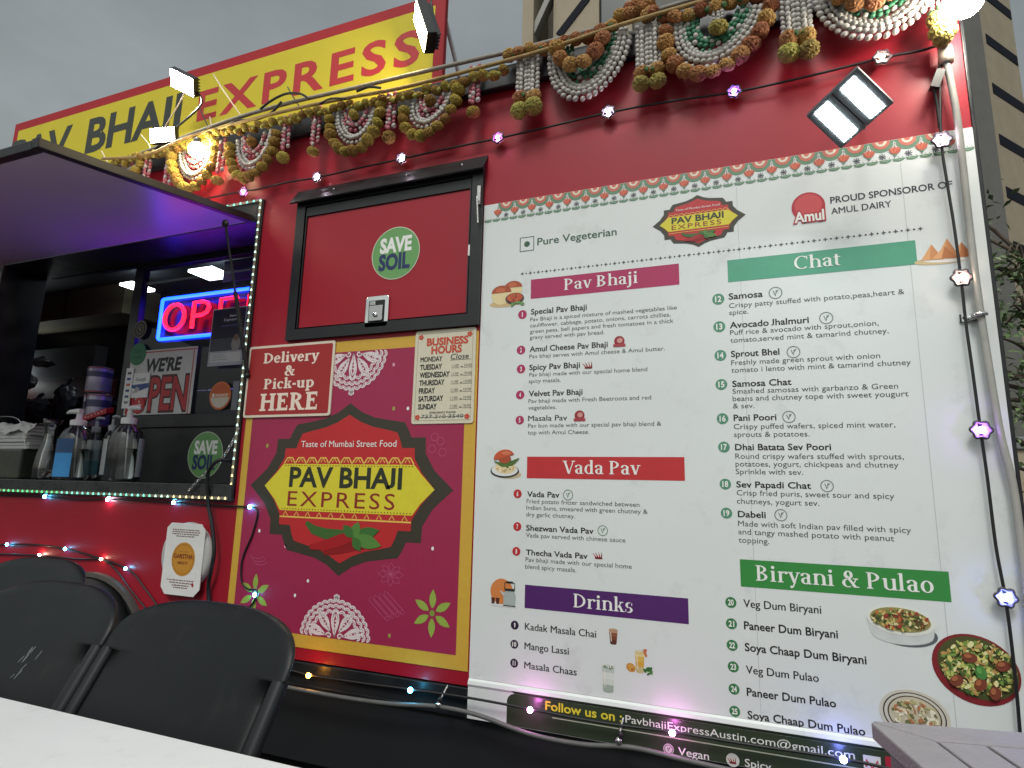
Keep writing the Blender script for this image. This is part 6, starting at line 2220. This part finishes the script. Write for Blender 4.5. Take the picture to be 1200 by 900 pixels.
g.build('wall', tw)
g = G()
fb(-1.1, -.01, 0, ztop, -.35, 6.5, stone2, g)
g.build('corner_fin', tw)
ul = (onface(1151, 38)-B0_).dot(DU)+.35
z_a, z_b = onface(1150, 36).z, onface(1173.5, 216).z
stepz = (z_a-z_b)/3
hgt_ = stepz*.20
for k in range(-3, 9):
    z = z_a-stepz*k
    if z < 1: continue
    g = G()
    fb(ul, LU-.12, z-hgt_, z, -.03, .04, slot, g)
    g.build('louvre_slot', tw)

ob = thing('office_block', 'pale office block with brown recess and glass seen over the roof edge', 'building', (at(670, 20, 32).x, 20, 0))
fy = 20.0
def fx(px, y=fy, py=25): return P(px, py, y).x
g = G()
g.box((fx(612), fy, 0), (fx(625), fy+5, 30), stone)
g.box((fx(652), fy, 0), (fx(702), fy+5, 30), stone)
g.box((fx(734), fy-.1, 0), (fx(741), fy+5, 30), stone)
g.box((fx(625)+.002, fy+2.2, 0), (fx(652)-.002, fy+5, 30), mat('brown_recess', (0.11, 0.09, 0.07), 0.8, var=.1, vscale=1))
g.box((fx(741)+.002, fy+.3, 0), (fx(860), fy+5, 30), stone2)
g.build('wall', ob)
g = G()
g.box((fx(702)+.002, fy+.25, 0), (fx(734)-.002, fy+.4, 30), dglass)
g.build('glazing', ob)
g = G()
a, b = P(645, 0, fy+.4), P(625, 44, fy+.4)
d = (a-b); a = a+d*.6; b = b-d*.6; d = (a-b)
g.obox((a+b)/2, d/2, V((0, .25, 0)), V((d.z, 0, -d.x)).normalized()*.13, mat('stair_rail', (.33, .32, .29), .7))
g.build('stair_stringer', ob)
g = G()
g.box((fx(633), fy+2.0, 0), (fx(640), fy+2.18, 30), dglass)
g.box((fx(650)-.15, fy+.3, 0), (fx(652)-.005, fy+.6, 30), stone)
g.build('window_strip', ob)
g = G()
a, b = P(688, -2, fy-.02), P(655, 41, fy-.02)
d = (a-b)
g.obox((a+b)/2, d/2, V((0, .03, 0)), V((d.z, 0, -d.x)).normalized()*.17, slot)
g.build('louvre_slot', ob)

# tree at the right
tr = thing('small_tree', 'small leafy tree peeking out behind the right edge of the truck', 'tree', (P(1245, 600, 3.6).x, 3.6, 0))
tb = V((P(1245, 600, 3.6).x, 3.6, 0))
bark = mat('bark', (0.10, 0.075, 0.055), 0.9, var=.3, vscale=20, bump=.5, bscale=60)
leafs = [mat('leaf_green', c, .5, var=.25, vscale=5) for c in ((.11, .17, .06), (.15, .22, .08), (.07, .12, .045))]
g = G()
g.tube(smooth([tb, tb+V((.05, 0, 1.0)), tb+V((-.03, .05, 2.2)), tb+V((.05, 0, 3.4))]), [.085*(1-i/24) for i in range(19)], bark, 10)
rn = random.Random(12)
tips = []
for k in range(30):
    z = rn.uniform(1.3, 3.3); a = rn.uniform(0, 6.28); l_ = rn.uniform(.5, 1.25)
    s_ = tb+V((0, 0, z))
    e_ = s_+V((l_*math.cos(a), l_*math.sin(a), rn.uniform(.0, .5)))
    m_ = (s_+e_)/2+V((0, 0, rn.uniform(.05, .15)))
    g.tube(smooth([s_, m_, e_], 4), [.022*(1-.09*i) for i in range(9)], bark, 6)
    tips += [(m_, .35), (e_, .42), ((m_+e_)/2, .4)]
for px, py in ((1180, 300), (1192, 316), (1176, 322), (1186, 362), (1178, 380), (1196, 428), (1186, 446), (1192, 470), (1190, 300)):
    q = P(px, py, 3.4)
    g.tube(smooth([tb+V((0, 0, max(.8, q.z-.5))), (tb+V((0, 0, q.z))+q)/2+V((0, 0, .1)), q], 4), [.016*(1-.09*i) for i in range(9)], bark, 6)
    tips.append((q, .13))
g.build('trunk', tr)
g = G()
for c, rad in tips:
    for k in range(15 if rad > .2 else 20):
        p = c+V((rn.gauss(0, rad*.5), rn.gauss(0, rad*.5), rn.gauss(0, rad*.4)))
        if p.x < TX1+.06: continue
        d = V((rn.gauss(0, 1), rn.gauss(0, 1), rn.gauss(-.4, .5))).normalized()
        n_ = V((rn.gauss(0, .6), rn.gauss(-.3, .6), 1)).normalized()
        s_ = d.cross(n_).normalized()
        l_ = rn.uniform(.05, .095); wv = l_*.46
        n2 = s_.cross(d)
        g.add([p, p+d*l_*.45+s_*wv*.5+n2*.006, p+d*l_, p+d*l_*.45-s_*wv*.5+n2*.006], [(0, 1, 2), (0, 2, 3)], leafs[rn.randrange(3)])
g.build('crown', tr)

# parked car and low wall far right
wl = thing('low_wall', 'low tan parapet wall behind the parked car at the right', 'wall', (9, 9.0, 0))
g = G()
wa = P(1186, 520, 9.0)
g.box((wa.x-4, 9.0, 0), (wa.x+9, 9.3, P(1195, 527, 9).z), stone)
g.build('masonry', wl)
g = G()
g.box((wa.x-4, 8.95, P(1195, 527, 9).z+.001), (wa.x+9, 9.35, P(1195, 512, 9).z), mat('wall_cap', (.16, .17, .17), .6, var=.1, vscale=3))
g.build('coping', wl, .02)
car = thing('parked_car', 'white parked car with a red tail lamp cut off by the right edge', 'car', (P(1200, 600, 6.5).x+2, 6.5, 0))
k0 = P(1192, 560, 6.5).x
prof = [(0, .35), (0, .75), (.06, .98), (.5, 1.08), (1.0, 1.46), (2.4, 1.48), (3.1, 1.05), (4.1, .92), (4.3, .7), (4.3, .35)]
g = G()
carp = mat('car_paint', (.62, .62, .62), .25, coat=1.0, var=.02, vscale=3)
g.prism([(k0+u, z*.86) for u, z in prof], 5.7, 7.3, carp)
g.build('body', car, .05)
g = G()
g.prism([(k0+.72, 1.12*.86), (k0+1.06, 1.40*.86), (k0+2.32, 1.42*.86), (k0+2.85, 1.08*.86)], 5.69, 7.31, dglass)
g.build('window_glass', car)
for u in (.85, 3.45):
    g = G()
    g.lathe((k0+u, 5.72, .32), [(0, -.02), (.2, -.02), (.22, -.04), (.31, -.04), (.32, 0), (.32, .2)], M['rubber'], 28, axis=V((0, 1, 0)))
    wq = g.build('wheel', car)
    g = G()
    g.lathe((k0+u, 5.675, .32), [(0, -.01), (.19, 0), (.205, .02)], M['steel'], 24, axis=V((0, 1, 0)))
    g.build('rim', wq)
g = G()
g.box((k0-.012, 5.694, .60), (k0+.22, 5.95, .80), mat('tail_lamp', (.35, .01, .015), .2, coat=1))
g.build('tail_lamp', car, .02)
